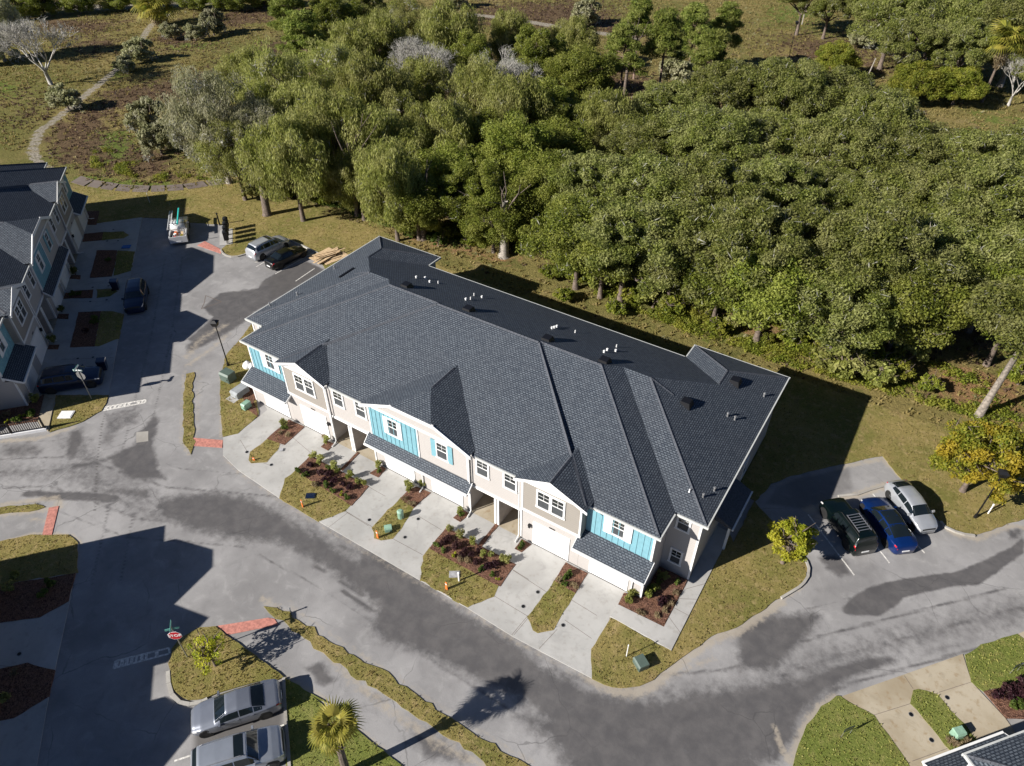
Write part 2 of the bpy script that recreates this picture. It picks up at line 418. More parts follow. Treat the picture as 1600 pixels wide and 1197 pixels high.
for k, d, l, t in (
    ('oak', (0.062, 0.085, 0.017), (0.265, 0.295, 0.062), (0.35, 0.355, 0.14)), ('olive', (0.105, 0.13, 0.025), (0.36, 0.385, 0.09), (0.44, 0.43, 0.17)),
    ('mossy', (0.16, 0.175, 0.08), (0.44, 0.44, 0.22), (0.52, 0.5, 0.34)), ('dense', (0.07, 0.1, 0.014), (0.28, 0.33, 0.05), (0.36, 0.38, 0.09)),
    ('pine', (0.06, 0.09, 0.015), (0.27, 0.33, 0.06), (0.36, 0.38, 0.11)), ('gold', (0.12, 0.18, 0.02), (0.42, 0.42, 0.05), (0.6, 0.44, 0.04)),
    ('lime', (0.14, 0.2, 0.012), (0.48, 0.52, 0.045), (0.6, 0.56, 0.06)), ('yellowgreen', (0.07, 0.1, 0.012), (0.27, 0.31, 0.04), (0.36, 0.35, 0.06)),
    ('palm', (0.09, 0.11, 0.02), (0.4, 0.4, 0.06), (0.55, 0.47, 0.1)), ('straw', (0.2, 0.15, 0.08), (0.42, 0.34, 0.2), (0.4, 0.34, 0.2)),
    ('shrub', (0.03, 0.065, 0.01), (0.14, 0.2, 0.035), (0.2, 0.26, 0.06)), ('purple', (0.02, 0.008, 0.01), (0.075, 0.03, 0.04), (0.09, 0.045, 0.04)),
    ('grass', (0.12, 0.105, 0.03), (0.36, 0.29, 0.11), (0.4, 0.32, 0.14)), ('ggrass', (0.14, 0.165, 0.035), (0.36, 0.37, 0.1), (0.42, 0.38, 0.13)),
    ('greymoss', (0.2, 0.2, 0.16), (0.5, 0.49, 0.42), (0.5, 0.49, 0.42)), ('weed', (0.11, 0.1, 0.03), (0.34, 0.28, 0.1), (0.38, 0.3, 0.13)),
    ('brownweed', (0.045, 0.028, 0.018), (0.18, 0.12, 0.08), (0.19, 0.13, 0.09))):
    M[k] = mat_leaf('leaf_' + k, d, l, tip=t)
# ------------------------------------------------------------------ ground sheets
def sdist(P, poly):
    """signed distance of points P (n,2) to polygon, negative inside"""
    Q = np.asarray(poly, float); n = len(Q)
    d = np.full(len(P), 1e18); inside = np.zeros(len(P), bool)
    for i in range(n):
        a = Q[i]; b = Q[(i + 1) % n]; e = b - a; w = P - a
        t = np.clip((w @ e) / (e @ e + 1e-12), 0, 1)
        q = w - t[:, None] * e
        d = np.minimum(d, (q * q).sum(1))
        c = (a[1] > P[:, 1]) != (b[1] > P[:, 1])
        with np.errstate(divide='ignore', invalid='ignore'):
            xx = (b[0] - a[0]) * (P[:, 1] - a[1]) / (b[1] - a[1]) + a[0]
        inside ^= c & (P[:, 0] < xx)
    d = np.sqrt(d)
    return np.where(inside, -d, d)
def pdist(P, line):
    Q = np.asarray(line, float); d = np.full(len(P), 1e18)
    for i in range(len(Q) - 1):
        a = Q[i]; e = Q[i + 1] - a; w = P - a
        t = np.clip((w @ e) / (e @ e + 1e-12), 0, 1); q = w - t[:, None] * e
        d = np.minimum(d, (q * q).sum(1))
    return np.sqrt(d)
def grid_sheet(name, x0, x1, y0, y1, step, z, mat, layers, keep=None, undul=0.0):
    nx = int((x1 - x0) / step) + 1; ny = int((y1 - y0) / step) + 1
    X, Y = np.meshgrid(np.linspace(x0, x1, nx), np.linspace(y0, y1, ny))
    P = np.stack([X.ravel(), Y.ravel()], 1)
    mask = np.zeros((len(P), 4), np.float32)
    for ch, kind, pts, feather, amt in layers:
        Q = np.asarray(pts, float)
        bb = (P[:, 0] > Q[:, 0].min() - 2 * feather - 4) & (P[:, 0] < Q[:, 0].max() + 2 * feather + 4) & (P[:, 1] > Q[:, 1].min() - 2 * feather - 4) & (P[:, 1] < Q[:, 1].max() + 2 * feather + 4)
        if not bb.any(): continue
        if kind == 'poly': v = np.clip(0.5 - sdist(P[bb], Q) / feather, 0, 1)
        else: v = np.clip(1.0 - pdist(P[bb], Q) / feather, 0, 1)
        mask[bb, ch] = np.maximum(mask[bb, ch], v * amt)
    Z = np.full(len(P), z)
    if undul: Z += undul * (np.sin(P[:, 0] * .11 + 1) * np.cos(P[:, 1] * .083) + np.sin(P[:, 0] * .31) * .4 * np.cos(P[:, 1] * .27))
    V = np.column_stack([P, Z])
    i = np.arange(nx - 1)[None, :] + nx * np.arange(ny - 1)[:, None]; i = i.ravel()
    F = np.column_stack([i, i + 1, i + 1 + nx, i + nx])
    if keep is not None:
        cen = V[F][:, :, :2].mean(1); k = keep(cen); F = F[k]
    me = np_mesh(name, V, F, mat)
    ca = me.color_attributes.new('mask', 'FLOAT_COLOR', 'POINT')
    ca.data.foreach_set('color', mask.ravel())
    o = link(name, me); tag(o, kind='structure')
    return o
Zt = zg(0, 200, 3.99); Zl = zg(0, 450, 3.99); Zk = zg(340, 640, 5.7); Zm = zg(490, 720, 5.7); Zn = zg(640, 810, 5.7)
Zo = zg(800, 860, 4.9875); Zb = zg(0, 850, 3.2); Zr = zg(1150, 700, 3.42); Zs = zg(1200, 950, 4.0); Zq = zg(400, 900, 2.6667)
Z5 = zg(0, 240, 6.65); Z6 = zg(0, 400, 6.65); Z7 = zg(0, 540, 6.65); Z8 = zg(0, 760, 6.65); Zp = zg(230, 300, 4.603)

# far base so that the land runs to the horizon
MB().box(-2500, 2500, -2500, 2500, -0.9, -0.5).build('distant_land', M['field']); tag(bpy.data.objects['distant_land'], kind='structure')
fl = []
def fp(ch, pts, f=3.0, a=1.0): fl.append((ch, 'poly', GP(pts), f * 2.2, a))
def fw(ch, pts, w=1.5, a=1.0): fl.append((ch, 'line', GP(pts), w, a))
fp(0, [(150, 150), (230, 128), (330, 108), (440, 58), (452, 78), (350, 130), (290, 162), (160, 178)], 5)
fp(0, [(68, 212), (130, 168), (185, 165), (160, 205), (270, 235), (278, 282), (150, 272), (92, 250)], 4)
fp(0, [(50, 28), (190, 33), (160, 52), (60, 50)], 6); fp(0, [(330, 22), (450, 6), (450, 26), (350, 45)], 6)
fp(0, [(120, 50), (200, 62), (150, 85), (110, 75)], 5, .8); fp(0, [(230, 60), (300, 45), (330, 70), (250, 85)], 5, .8)
fp(0, [(730, 8), (930, 0), (1010, 60), (880, 48), (740, 36)], 8); fp(0, [(950, 110), (1040, 125), (1040, 165), (980, 185), (910, 135)], 6)
fp(0, [(1200, 55), (1330, 55), (1420, 115), (1240, 115)], 8, .8)
fp(3, [(1000, 150), (1080, 200), (1120, 260), (1040, 260), (980, 200)], 6, .9); fp(3, [(1190, 90), (1290, 80), (1300, 130), (1190, 130)], 6, .7)
fp(0, [(0, 150), (60, 140), (100, 180), (40, 200), (0, 190)], 5, .5)
fp(1, [(140, 275), (240, 284), (330, 288), (300, 296), (150, 292), (105, 275)], 1.5); fp(1, [(150, 205), (210, 200), (220, 245), (160, 250)], 4, .9)
fp(1, [(170, 110), (200, 90), (205, 118), (175, 125)], 3, 1); fp(1, [(0, 125), (30, 130), (20, 155), (0, 150)], 4); fp(1, [(250, 70), (340, 62), (340, 75), (260, 80)], 4, .8)
fp(1, [(1180, 5), (1300, 5), (1290, 30), (1190, 40)], 8, .8); fp(1, [(1500, 170), (1600, 180), (1600, 200), (1540, 200)], 5, .8)
fp(1, [(870, 430), (1000, 470), (1100, 520), (1200, 560), (1240, 570), (1200, 520), (1050, 470), (900, 420)], 4, .85)
fp(1, [(1240, 570), (1350, 600), (1500, 640), (1600, 700), (1600, 640), (1400, 580)], 4, .6)
fp(3, [(1130, 480), (1260, 520), (1230, 560), (1180, 540)], 2.5, .9); fp(3, [(600, 350), (760, 385), (820, 400), (800, 420), (650, 385)], 3, .75)
fp(3, [(1480, 560), (1600, 600), (1600, 670), (1500, 640), (1430, 590)], 3, .9)
fw(2, [(262, 22), (235, 40), (205, 85), (178, 112), (150, 135), (105, 172), (62, 205), (50, 235), (60, 255), (85, 272)], 1.5)
fw(2, [(735, 22), (800, 30), (850, 38), (940, 52), (990, 60)], 2.5); fw(2, [(60, 6), (130, 12), (200, 9), (330, 2)], 7, .9)
fp(0, [(480, 330), (620, 345), (850, 380), (900, 420), (1100, 470), (1250, 540), (1600, 570), (1600, 300), (1300, 110), (1000, 150), (700, 60), (480, 60), (380, 200)], 4, .62)
field = grid_sheet('field', -330, 150, -60, 330, 1.1, -0.03, M['field'], fl, undul=0.0)
# slabs of the curving brown walk: each one a part
pathway = thing('footpath', 'curving walk of brown slabs with grass joints at the field edge', 'path', (*G(220, 292), 0))
tag(pathway, kind='structure')
sl = Zt([(470, 318), (560, 345), (640, 358), (725, 372), (825, 380), (935, 382), (1035, 378), (1150, 370), (1290, 348), (1460, 325)])
for i in range(len(sl) - 1):
    a = Vector((*sl[i], 0)); b = Vector((*sl[i + 1], 0)); d = (b - a).normalized(); nn = Vector((-d.y, d.x, 0)) * 0.95
    a2 = a + d * 0.16; b2 = b - d * 0.16; o_ = pathway.location
    mb = MB(); mb.prism([tuple((p - Vector(o_))[:2]) for p in (a2 - nn + d * .25, b2 - nn + d * .25, b2 + nn - d * .25, a2 + nn - d * .25)], 0.0, 0.06 + 0.008 * (i % 3))
    mb.build('paving_slab', M['slab'], pathway)

al = []
def ap(ch, pts, f=1.2, a=1.0): al.append((ch, 'poly', pts, f, a))
def aw(ch, pts, w=.6, a=1.0): al.append((ch, 'line', pts, w, a))
# dark damp patches
ap(0, GP([(560, 855), (600, 850), (660, 900), (720, 950), (790, 985), (850, 1035), (930, 1075), (1010, 1090), (1100, 1075), (1200, 1060), (1280, 1050), (1320, 1075), (1285, 1100), (1240, 1140), (1215, 1197), (930, 1197), (860, 1140), (800, 1090), (730, 1060), (660, 1025), (600, 1008), (575, 985), (585, 950), (560, 930), (552, 890)]), 2.2, .85)
ap(0, GP([(800, 1120), (900, 1090), (1000, 1110), (1150, 1100), (1250, 1090), (1240, 1140), (1200, 1197), (1180, 1260), (900, 1260), (860, 1180)]), 3.0, .8)
ap(0, GP([(60, 660), (150, 680), (200, 760), (300, 800), (240, 830), (130, 790), (90, 720)]), 2.5, .5)
ap(0, GP([(240, 775), (340, 765), (395, 775), (470, 815), (560, 870), (620, 900), (640, 930), (560, 935), (500, 885), (430, 850), (380, 850), (300, 832), (240, 810)]), 2.0, .8)
ap(0, GP([(250, 830), (330, 850), (320, 870), (240, 840)]), 1.5, .5)
ap(0, Zr([(565, 860), (620, 800), (720, 740), (860, 705), (1020, 680), (1190, 660), (1330, 600), (1450, 540), (1539, 480), (1539, 560), (1430, 640), (1290, 735), (1180, 735), (1020, 770), (900, 800), (830, 860), (760, 900), (650, 895), (575, 885)]), .5, 1.0)
ap(0, Zr([(0, 960), (150, 880), (300, 880), (420, 870), (470, 890), (440, 950), (380, 1020), (300, 1110), (240, 1197), (0, 1197)]), 1.6, .85)
ap(0, Zr([(430, 580), (520, 560), (600, 600), (620, 680), (560, 700), (480, 650)]), .9, .75); ap(0, Zr([(1430, 430), (1539, 420), (1539, 470), (1470, 500)]), 1, .8)
ap(0, Zs([(150, 480), (260, 420), (380, 360), (480, 330), (640, 290), (760, 290), (820, 330), (700, 390), (520, 450), (400, 520), (280, 600), (200, 700), (150, 850), (60, 988), (0, 988), (0, 560)]), 1.2, .85)
ap(0, Zs([(900, 290), (1050, 210), (1250, 190), (1400, 200), (1250, 250), (1000, 330), (880, 360)]), 1.2, .55)
ap(0, Zp([(520, 730), (600, 715), (700, 715), (800, 690), (830, 640), (930, 580), (1150, 500), (1280, 560), (830, 830), (600, 950), (480, 1010), (330, 1080), (290, 1060), (340, 1020), (470, 900), (400, 830)]), .8, .95)
ap(2, Zp([(840, 640), (930, 580), (1150, 480), (1280, 560), (960, 760), (880, 760)]), .8, .5)
ap(0, Zl([(420, 900), (520, 860), (540, 960), (470, 1060), (420, 1100), (400, 1020)]), 1.0, .75); ap(0, Zl([(640, 780), (880, 720), (900, 850), (760, 890), (700, 1000), (620, 980)]), 1.2, .55)
ap(0, Zl([(850, 920), (960, 780), (1000, 820), (960, 960), (1000, 1130), (1040, 1197), (800, 1197), (680, 1080), (430, 1150), (430, 1100), (640, 1060), (830, 980)]), 1.0, .85)
ap(0, Zl([(1480, 10), (1596, 0), (1596, 180), (1350, 330), (1160, 420), (1150, 360), (1330, 180), (1440, 100)]), 1.0, .7)
ap(0, Zl([(0, 960), (250, 960), (300, 1000), (240, 1060), (60, 1080), (0, 1060)]), 1.6, .6); ap(0, Z8([(860, 0), (1596, 0), (1596, 180), (1300, 120), (900, 60)]), 1.5, .75)
aw(0, Z8([(280, 75), (600, 85), (900, 90), (1200, 120)]), .7, .85); aw(0, Z8([(450, 115), (800, 120), (1180, 150)]), .6, .8)
ap(0, Zq([(190, 380), (280, 350), (340, 440), (270, 470), (230, 420)]), .9, .8); ap(0, Zq([(400, 440), (560, 500), (540, 570), (430, 500)]), 1.2, .6); ap(0, Zq([(600, 600), (760, 640), (900, 740), (900, 792), (700, 792), (640, 700)]), 1.5, .7)
aw(0, Zq([(360, 60), (430, 110), (490, 150)]), .35, .8); aw(0, Zq([(345, 20), (450, 85)]), .3, .7)
aw(0, Zm([(0, 940), (100, 980)]), .5, .7); aw(0, Zm([(230, 1070), (330, 1130), (410, 1190)]), .4, .6)
aw(2, GP([(170, 625), (160, 660), (152, 720), (148, 800)]), .18, .8)
lane = [(-60, 742), (100, 735), (240, 785), (420, 800), (560, 868), (700, 955), (850, 1045), (1000, 1095), (1150, 1085), (1300, 1030), (1450, 990), (1600, 950)]
aw(0, GP(lane), 3.6, .5)
def offs(pts, o):
    P = [Vector(p) for p in GP(pts)]; out = []
    for i in range(len(P)):
        d = (P[min(i + 1, len(P) - 1)] - P[max(i - 1, 0)]).normalized(); out.append((P[i].x - d.y * o, P[i].y + d.x * o))
    return out
for o_, w_, a_ in ((-1.6, .3, .62), (0.1, .28, .6), (1.5, .3, .62), (3.4, .25, .5), (-3.2, .3, .55)): aw(0, offs(lane, o_), w_, a_)
for o_, w_, a_ in ((-2.4, .25, .4), (2.6, .3, .42), (4.6, .4, .4)): aw(1, offs(lane, o_), w_, a_)
street = [(250, 345), (225, 480), (195, 640), (160, 820), (120, 1000), (90, 1197)]
for o_, w_ in ((-1.0, .3), (-2.8, .3)): aw(0, offs([(300, 400), (285, 520), (262, 640), (235, 780), (215, 900)], o_), w_, .58)
# sand and pale wear along kerbs and edges
aw(1, GP([(349, 715), (374, 739), (437, 782), (500, 820), (655, 911), (730, 954), (800, 999), (925, 1065)]), .9, .62)
aw(1, GP([(925, 1062), (945, 1073), (972, 1082), (1003, 1080), (1022, 1070), (1054, 1044), (1085, 1018), (1120, 996), (1150, 988), (1220, 940)]), 1.1, .85)
aw(1, GP([(1000, 1060), (1070, 1045), (1110, 1030)]), 1.6, .6)
aw(1, Zq([(30, 100), (250, 260), (400, 430), (560, 560), (760, 700), (950, 792)]), 1.3, .7); aw(1, Zq([(130, 110), (260, 210), (550, 400), (800, 560), (1150, 780)]), .9, .6)
aw(1, Zq([(100, 410), (230, 480), (420, 640), (560, 760)]), .9, .75)
aw(1, Zl([(1150, 520), (1140, 700), (1130, 960), (1180, 1040)]), .7, .7); aw(1, Zl([(1240, 520), (1230, 700), (1220, 930)]), 1.4, .6); aw(1, Zl([(1380, 560), (1375, 930)]), .4, .8)
aw(1, Z8([(0, 200), (300, 150), (580, 120), (640, 200), (500, 240), (0, 300)]), .9, .8); aw(1, Z8([(0, 590), (330, 500), (590, 500), (740, 520), (830, 590)]), .6, .9); aw(1, Z8([(300, 340), (480, 360)]), .8, .7)
aw(1, Zr([(540, 110), (620, 90), (780, 60), (880, 150)]), .8, .8); aw(1, Zr([(380, 330), (480, 310), (650, 250), (800, 200)]), .9, .95); aw(1, Zr([(0, 975), (240, 810), (340, 750), (380, 690)]), .6, .8); aw(1, Zr([(100, 300), (180, 210), (300, 170)]), .8, .6)
aw(1, Zr([(1090, 410), (1170, 460), (1280, 490), (1400, 440), (1480, 410), (1539, 430)]), .8, .8)
aw(1, Zp([(290, 1180), (380, 1060), (480, 1000), (560, 960)]), 1.6, .7); aw(1, Zl([(1170, 480), (1320, 380), (1420, 290)]), 1.2, .7)
aw(1, Zs([(430, 560), (330, 625), (240, 735), (190, 850), (150, 960)]), .8, .9); aw(1, Zs([(40, 740), (80, 860), (120, 950)]), .5, .9)
ap(2, GP([(300, 1110), (445, 1075), (445, 1197), (300, 1197)]), 1.0, .8); aw(1, GP([(0, 690), (60, 685), (115, 668)]), .8, .8)
ap(2, GP([(1186, 790), (1210, 757), (1240, 745), (1330, 725), (1340, 765), (1260, 800)]), .8, .5)
asph_poly = GP([(-200, 800), (-150, 660), (60, 600), (120, 420), (150, 345), (223, 335), (300, 340), (345, 345), (360, 375), (430, 365), (500, 385), (560, 420), (700, 560), (1000, 740), (1150, 800), (1170, 770), (1200, 735), (1380, 700), (1420, 740), (1500, 810), (1700, 790), (1900, 900), (1700, 1100), (1500, 1300), (900, 1500), (300, 1500), (-100, 1400)])
ASP = np.asarray(asph_poly)
asphalt = grid_sheet('asphalt_road', -72, 70, -48, 40, 0.22, 0.0, M['asphalt'], al, keep=lambda c: sdist(c, ASP) < 0.3)

# raised sheets: lawns, planting beds, concrete
def rough_edge(pts, step=0.45, jit=0.05):
    out = []
    n = len(pts)
    for i in range(n):
        a = pts[i]; b = pts[(i + 1) % n]
        d = math.hypot(b[0] - a[0], b[1] - a[1]); k = max(1, int(d / step))
        for j in range(k):
            t = j / k
            out.append((a[0] + (b[0] - a[0]) * t + random.uniform(-jit, jit), a[1] + (b[1] - a[1]) * t + random.uniform(-jit, jit)))
    return out
LAWNS = []
def sheet(name, pts, z, mat, rough=0.05, z0=-0.02, step=0.45):
    p = rough_edge(pts, step, rough) if rough else pts
    o = MB().prism(p, z0, z).build(name, mat)
    return tag(o, kind='structure')
def lawn(pts, z=0.06, mat='lawn', dens=9, rough=0.06, gm='grass'):
    o = sheet('lawn', pts, z, M[mat], rough)
    LAWNS.append((pts, z, dens, gm))
    return o
def bed(pts, z=0.085): return sheet('mulch_bed', pts, z, M['mulch'], 0.03)
def slab(name, pts, z=0.045, mat='concrete'): return sheet(name, pts, z, M[mat], 0)
def kerb(pts, w=0.17, h=0.13, closed=False):
    mb = MB(); P = [Vector((x, y, 0)) for x, y in pts]; n = len(P); Lf = []; Rt = []
    for i in range(n):
        d = (P[min(i + 1, n - 1)] - P[max(i - 1, 0)]).normalized(); nn = Vector((-d.y, d.x, 0)) * w / 2
        Lf.append(P[i] + nn); Rt.append(P[i] - nn)
    for i in range(n - 1):
        g = (P[i + 1] - P[i]).normalized() * 0.006
        mb.hexa([(v.x, v.y, zz) for zz in (-0.01, h) for v in (Lf[i] + g, Rt[i] + g, Rt[i + 1] - g, Lf[i + 1] - g)])
    return tag(mb.build('kerb', M['kerb']), kind='structure')

# frontage of the long townhouse row
slab('driveway_apron', GP([(348.8, 684), (348.8, 712), (373, 735.6), (436.5, 778.6), (500.5, 816.5), (654.9, 906.5), (729.5, 950), (800, 994.3), (845.1, 1018.4), (925.3, 1060.5), (924.3, 1016.4), (940.4, 988.3)]) + [(17.5, -0.1), (-16.6, -0.1)] + GP([(418, 641), (371, 678)]))
slab('side_walk', Zo([(765, 520), (1240, 785), (1560, 150), (1700, -125), (1590, -190), (1372, 245), (1182, 603), (825, 428)]), 0.11)
lawn(GP([(376, 530), (353, 557), (344.6, 590), (344.6, 645), (348.6, 683.5), (371.6, 677.7), (404, 650)]) + [(-17.72, 0), (-17.72, 3), (-19.6, 3), (-19.6, 8)] + GP([(395, 505)]), .07)
bed(Zl([(1500, 640), (1596, 560)]) + [(-17.75, 0.6), (-17.75, -0.3)] + GP([(404, 652), (385, 640)]) , .09)
lawn(Zk([(290, 385), (385, 310), (540, 190), (560, 330), (440, 470), (300, 485), (280, 455)]), dens=12)
bed(Zk([(635, 95), (775, 160), (600, 320), (440, 265)]))
bed(Zk([(920, 335), (985, 370), (1040, 310), (975, 285)])); bed(Zk([(1090, 540), (1245, 380), (1268, 392), (1112, 552)])); bed(Zk([(1355, 570), (1430, 610), (1505, 535), (1460, 510)]))
lawn(Zk([(552, 790), (605, 620), (700, 545), (1190, 850), (1140, 915), (905, 1000)]), dens=12)
bed(Zk([(830, 415), (1350, 690), (1195, 862), (690, 548)]))
lawn(Zm([(520, 600), (580, 525), (780, 330), (900, 400), (790, 610), (705, 700), (600, 715), (545, 690)]), dens=12)
bed(Zm([(1045, 290), (920, 235), (850, 262), (770, 340), (890, 425)])); bed(Zm([(1245, 510), (1310, 550), (1390, 475), (1330, 440)]))
lawn(Zn([(90, 550), (120, 340), (180, 265), (800, 605), (750, 695), (510, 795)]), dens=12)
bed(Zn([(325, 85), (945, 415), (803, 612), (175, 272)])); bed(Zn([(610, 240), (770, 45), (800, 55), (640, 255)])); bed(Zn([(935, 275), (1000, 310), (1085, 235), (1000, 190)]))
lawn(Zn([(1055, 880), (1290, 555), (1480, 668), (1275, 1000), (1135, 1020), (1095, 995)]), dens=12)
bed(Zn([(1390, 400), (1585, 495), (1480, 668), (1285, 560)]))
bed(Zo([(824, 426), (872, 335), (1000, 365)]) + [(17.75, 0.0), (17.75, 2.88), (19.7, 2.88)] + Zo([(1182, 600)]), .1)
lawn(Zo([(765, 522), (1240, 790), (1262, 880), (1200, 930), (1100, 1010), (1000, 1060), (850, 1078), (720, 1045), (622, 1000), (618, 780), (700, 640)]), dens=9)
east = Zo([(1240, 788), (1560, 150), (1700, -125)]) + [(21.2, 7.5), (21.2, 12), (19.8, 12), (19.8, 17), (12.8, 19.1), (12.8, 23.5)] + GP([(1200, 575), (1334, 622), (1484, 671), (1600, 712), (1750, 770), (1700, 830), (1600, 812), (1582, 817), (1559, 826), (1521, 837), (1492, 832), (1470, 817), (1440, 790), (1407, 747), (1378, 713), (1331, 722), (1305, 728), (1238, 744), (1205, 756), (1179, 785), (1197, 805), (1208, 817), (1252, 871), (1262.6, 887), (1258, 905), (1246, 919), (1220, 934), (1150, 982), (1120, 990), (1052.6, 1036.5)])
lawn(east, .055, dens=7)
north = GP([(112, 300), (135, 291), (240, 299), (330, 290), (372, 284), (430, 300), (520, 335), (600, 362)]) + [(-20, 26), (0, 25.5), (12.7, 24)] + [(12.7, 17), (-12.6, 17), (-12.6, 19), (-19.7, 19), (-19.9, 14)] + GP([(491, 393.5), (469, 382.6), (447, 374), (430, 368), (400, 385), (382, 398), (360, 401), (348.4, 395.6), (345.5, 390), (355, 382.6), (350.6, 352), (338.3, 350.4), (296, 348), (262, 341.6), (222.5, 340), (150, 350)])
lawn(north, .05, dens=5)
kerb(GP([(345, 391), (348.4, 396.5), (354, 400), (362, 402), (372, 401.3), (383, 398.2), (392, 392)])); kerb(GP([(440, 371), (447.2, 374), (469, 382.8), (490.7, 393.6), (515, 405)]))
kerb(Zr([(352, 583), (375, 610), (387, 645), (383, 690), (360, 725), (335, 748), (240, 805)])); kerb(Zr([(1092, 395), (1115, 425), (1170, 450), (1220, 465), (1275, 472)]))
kerb(Zr([(545, 260), (650, 250), (720, 225), (800, 203)]), .16, .1)
# footpath strips, islands and ramps near the crossings
lawn(Zl([(1160, 538), (1212, 528), (1203, 640), (1212, 960), (1190, 1035), (1143, 980), (1147, 700)]), .05, dens=12, rough=.1)
def ramp_pad(pts): return slab('red_paver_ramp', pts, 0.035, 'brickred')
ramp_pad(Zl([(1200, 935), (1390, 950), (1385, 997), (1202, 985)])); ramp_pad(Z8([(510, 225), (612, 205), (540, 505), (438, 518)]))
ramp_pad(Zb([(1080, 412), (1340, 370), (1372, 376), (1392, 405), (1140, 455)])); ramp_pad(zg(230, 300, 9.206)([(720, 770), (830, 710), (1065, 830), (1060, 890)]))
lawn(Z8([(-200, 262), (0, 230), (200, 200), (380, 180), (480, 215), (400, 240), (200, 270), (0, 295), (-200, 330)]), .05, dens=10, rough=.1)
lawn(Zb([(1000, 425), (1080, 417), (1140, 460), (1280, 565), (1420, 665), (1385, 680), (1250, 700), (1100, 745), (1040, 772), (940, 780), (880, 745), (855, 695), (848, 600), (865, 530), (900, 480)]), .1, dens=14, rough=.06)
kerb(Zb([(842, 640), (846, 700), (862, 755), (900, 795), (950, 805), (1010, 795), (1040, 778)]), .22, .13)
kerb(Zb([(1420, 672), (1425, 790), (1432, 900), (1442, 1010), (1450, 1150)]), .17, .13)
lawn(Zb([(1428, 668), (1460, 690), (1560, 750), (1640, 800)]) + Zq([(230, 500), (420, 640), (620, 800), (800, 1000), (150, 1000), (122, 800), (118, 430)]), .07, 'lawn_green', 12, gm='ggrass')
lawn(Zq([(40, 128), (90, 128), (235, 215), (255, 245), (540, 405), (760, 560), (880, 640), (1150, 800), (1100, 860), (970, 800), (840, 690), (600, 545), (350, 375), (180, 245), (60, 150)]), .05, dens=10, rough=.14)
# left row frontage
slab('driveway_apron_west', GP([(222.6, 340), (212, 392), (205.3, 425), (192, 492), (185, 531), (170, 618)]) + Zl([(300, 890), (240, 850)]) + GP([(50, 640), (30, 500), (100, 330), (130, 330)]), .045)
Lg = lambda pts: lawn(pts, .06, dens=12, gm='ggrass')
bed(Z5([(900, 605), (1035, 600), (1005, 745), (915, 745)])); bed(Z5([(860, 920), (880, 840), (1075, 820), (1060, 905)])); Lg(Z5([(1075, 820), (1285, 812), (1340, 850), (1290, 885), (1060, 905)]))
bed(Z5([(1010, 1010), (1220, 1010), (1190, 1197)]) + Z6([(1165, 215), (935, 232)])); Lg(Z5([(1220, 1010), (1405, 1020)]) + Z6([(1365, 155), (1180, 212)]))
bed(Z6([(660, 450), (690, 375), (970, 355), (960, 440)])); Lg(Z6([(1010, 350), (1180, 345), (1225, 370), (1150, 420), (1010, 440)]))
bed(Z6([(730, 955), (820, 590), (1050, 580), (985, 945)])); Lg(Z6([(1050, 580), (1180, 578), (1290, 610), (1240, 860), (1030, 940), (985, 945)]))
bed(Z7([(-100, 640), (310, 605), (450, 520), (470, 520), (400, 790), (300, 800), (-100, 870)]), .12)
slab('side_walk', Z7([(465, 520), (585, 515), (505, 895), (440, 850), (395, 790)]), .12, 'concrete_old')
lawn(Z7([(590, 518), (1135, 520), (1060, 680), (870, 790), (700, 850), (510, 905), (555, 690)]), .06, dens=10)
bed(Z6([(725, 240), (745, 205), (840, 205), (835, 248)])); bed(Z6([(590, 655), (615, 610), (720, 605), (710, 660)])); bed(Z6([(495, 975), (515, 930), (620, 925), (610, 975)]))
# bottom-left frontage
slab('driveway_apron_south', Zb([(395, 0), (350, 290), (275, 635), (245, 765), (185, 1110), (120, 1400), (-500, 1400), (-500, 300), (0, 250)]), .045)
lawn(Z8([(-300, 640), (0, 583), (330, 500), (590, 508), (720, 500), (815, 590), (802, 900), (400, 960), (0, 1030), (-300, 1060)]), .06, dens=8)
bed(Zb([(-100, 230), (30, 205), (380, 150), (345, 290), (200, 370), (-100, 410)])); bed(Zb([(-100, 640), (0, 625), (140, 598), (275, 635), (245, 765), (70, 875), (-100, 900)]))
# bottom-right frontage
slab('tan_driveway', Zs([(455, 556), (1215, 290), (1270, 465), (1480, 690), (1700, 1000), (1000, 1300), (875, 965), (660, 675)]), .05, 'concrete_old')
slab('tan_driveway', Zs([(1558, 166), (1700, 100), (1700, 230), (1600, 200)]), .05, 'concrete_old')
lawn(Zs([(1222, 292), (1330, 235), (1500, 180), (1556, 168), (1620, 215), (1620, 450), (1500, 490), (1345, 522), (1272, 465)]), .07, 'lawn_green', 14, gm='ggrass')
lawn(Zs([(430, 556), (455, 560), (660, 678), (875, 968), (1000, 1300), (140, 1200), (155, 988), (190, 850), (240, 730), (330, 622)]), .07, 'lawn_green', 14, gm='ggrass')
lawn(Zs([(890, 598), (903, 520), (932, 506), (1055, 540), (1325, 850), (1400, 1000), (1250, 1050), (1150, 912)]), .07, 'lawn_green', 14, gm='ggrass')
bed(Zs([(1345, 522), (1500, 490), (1620, 450), (1700, 700), (1485, 690)]))
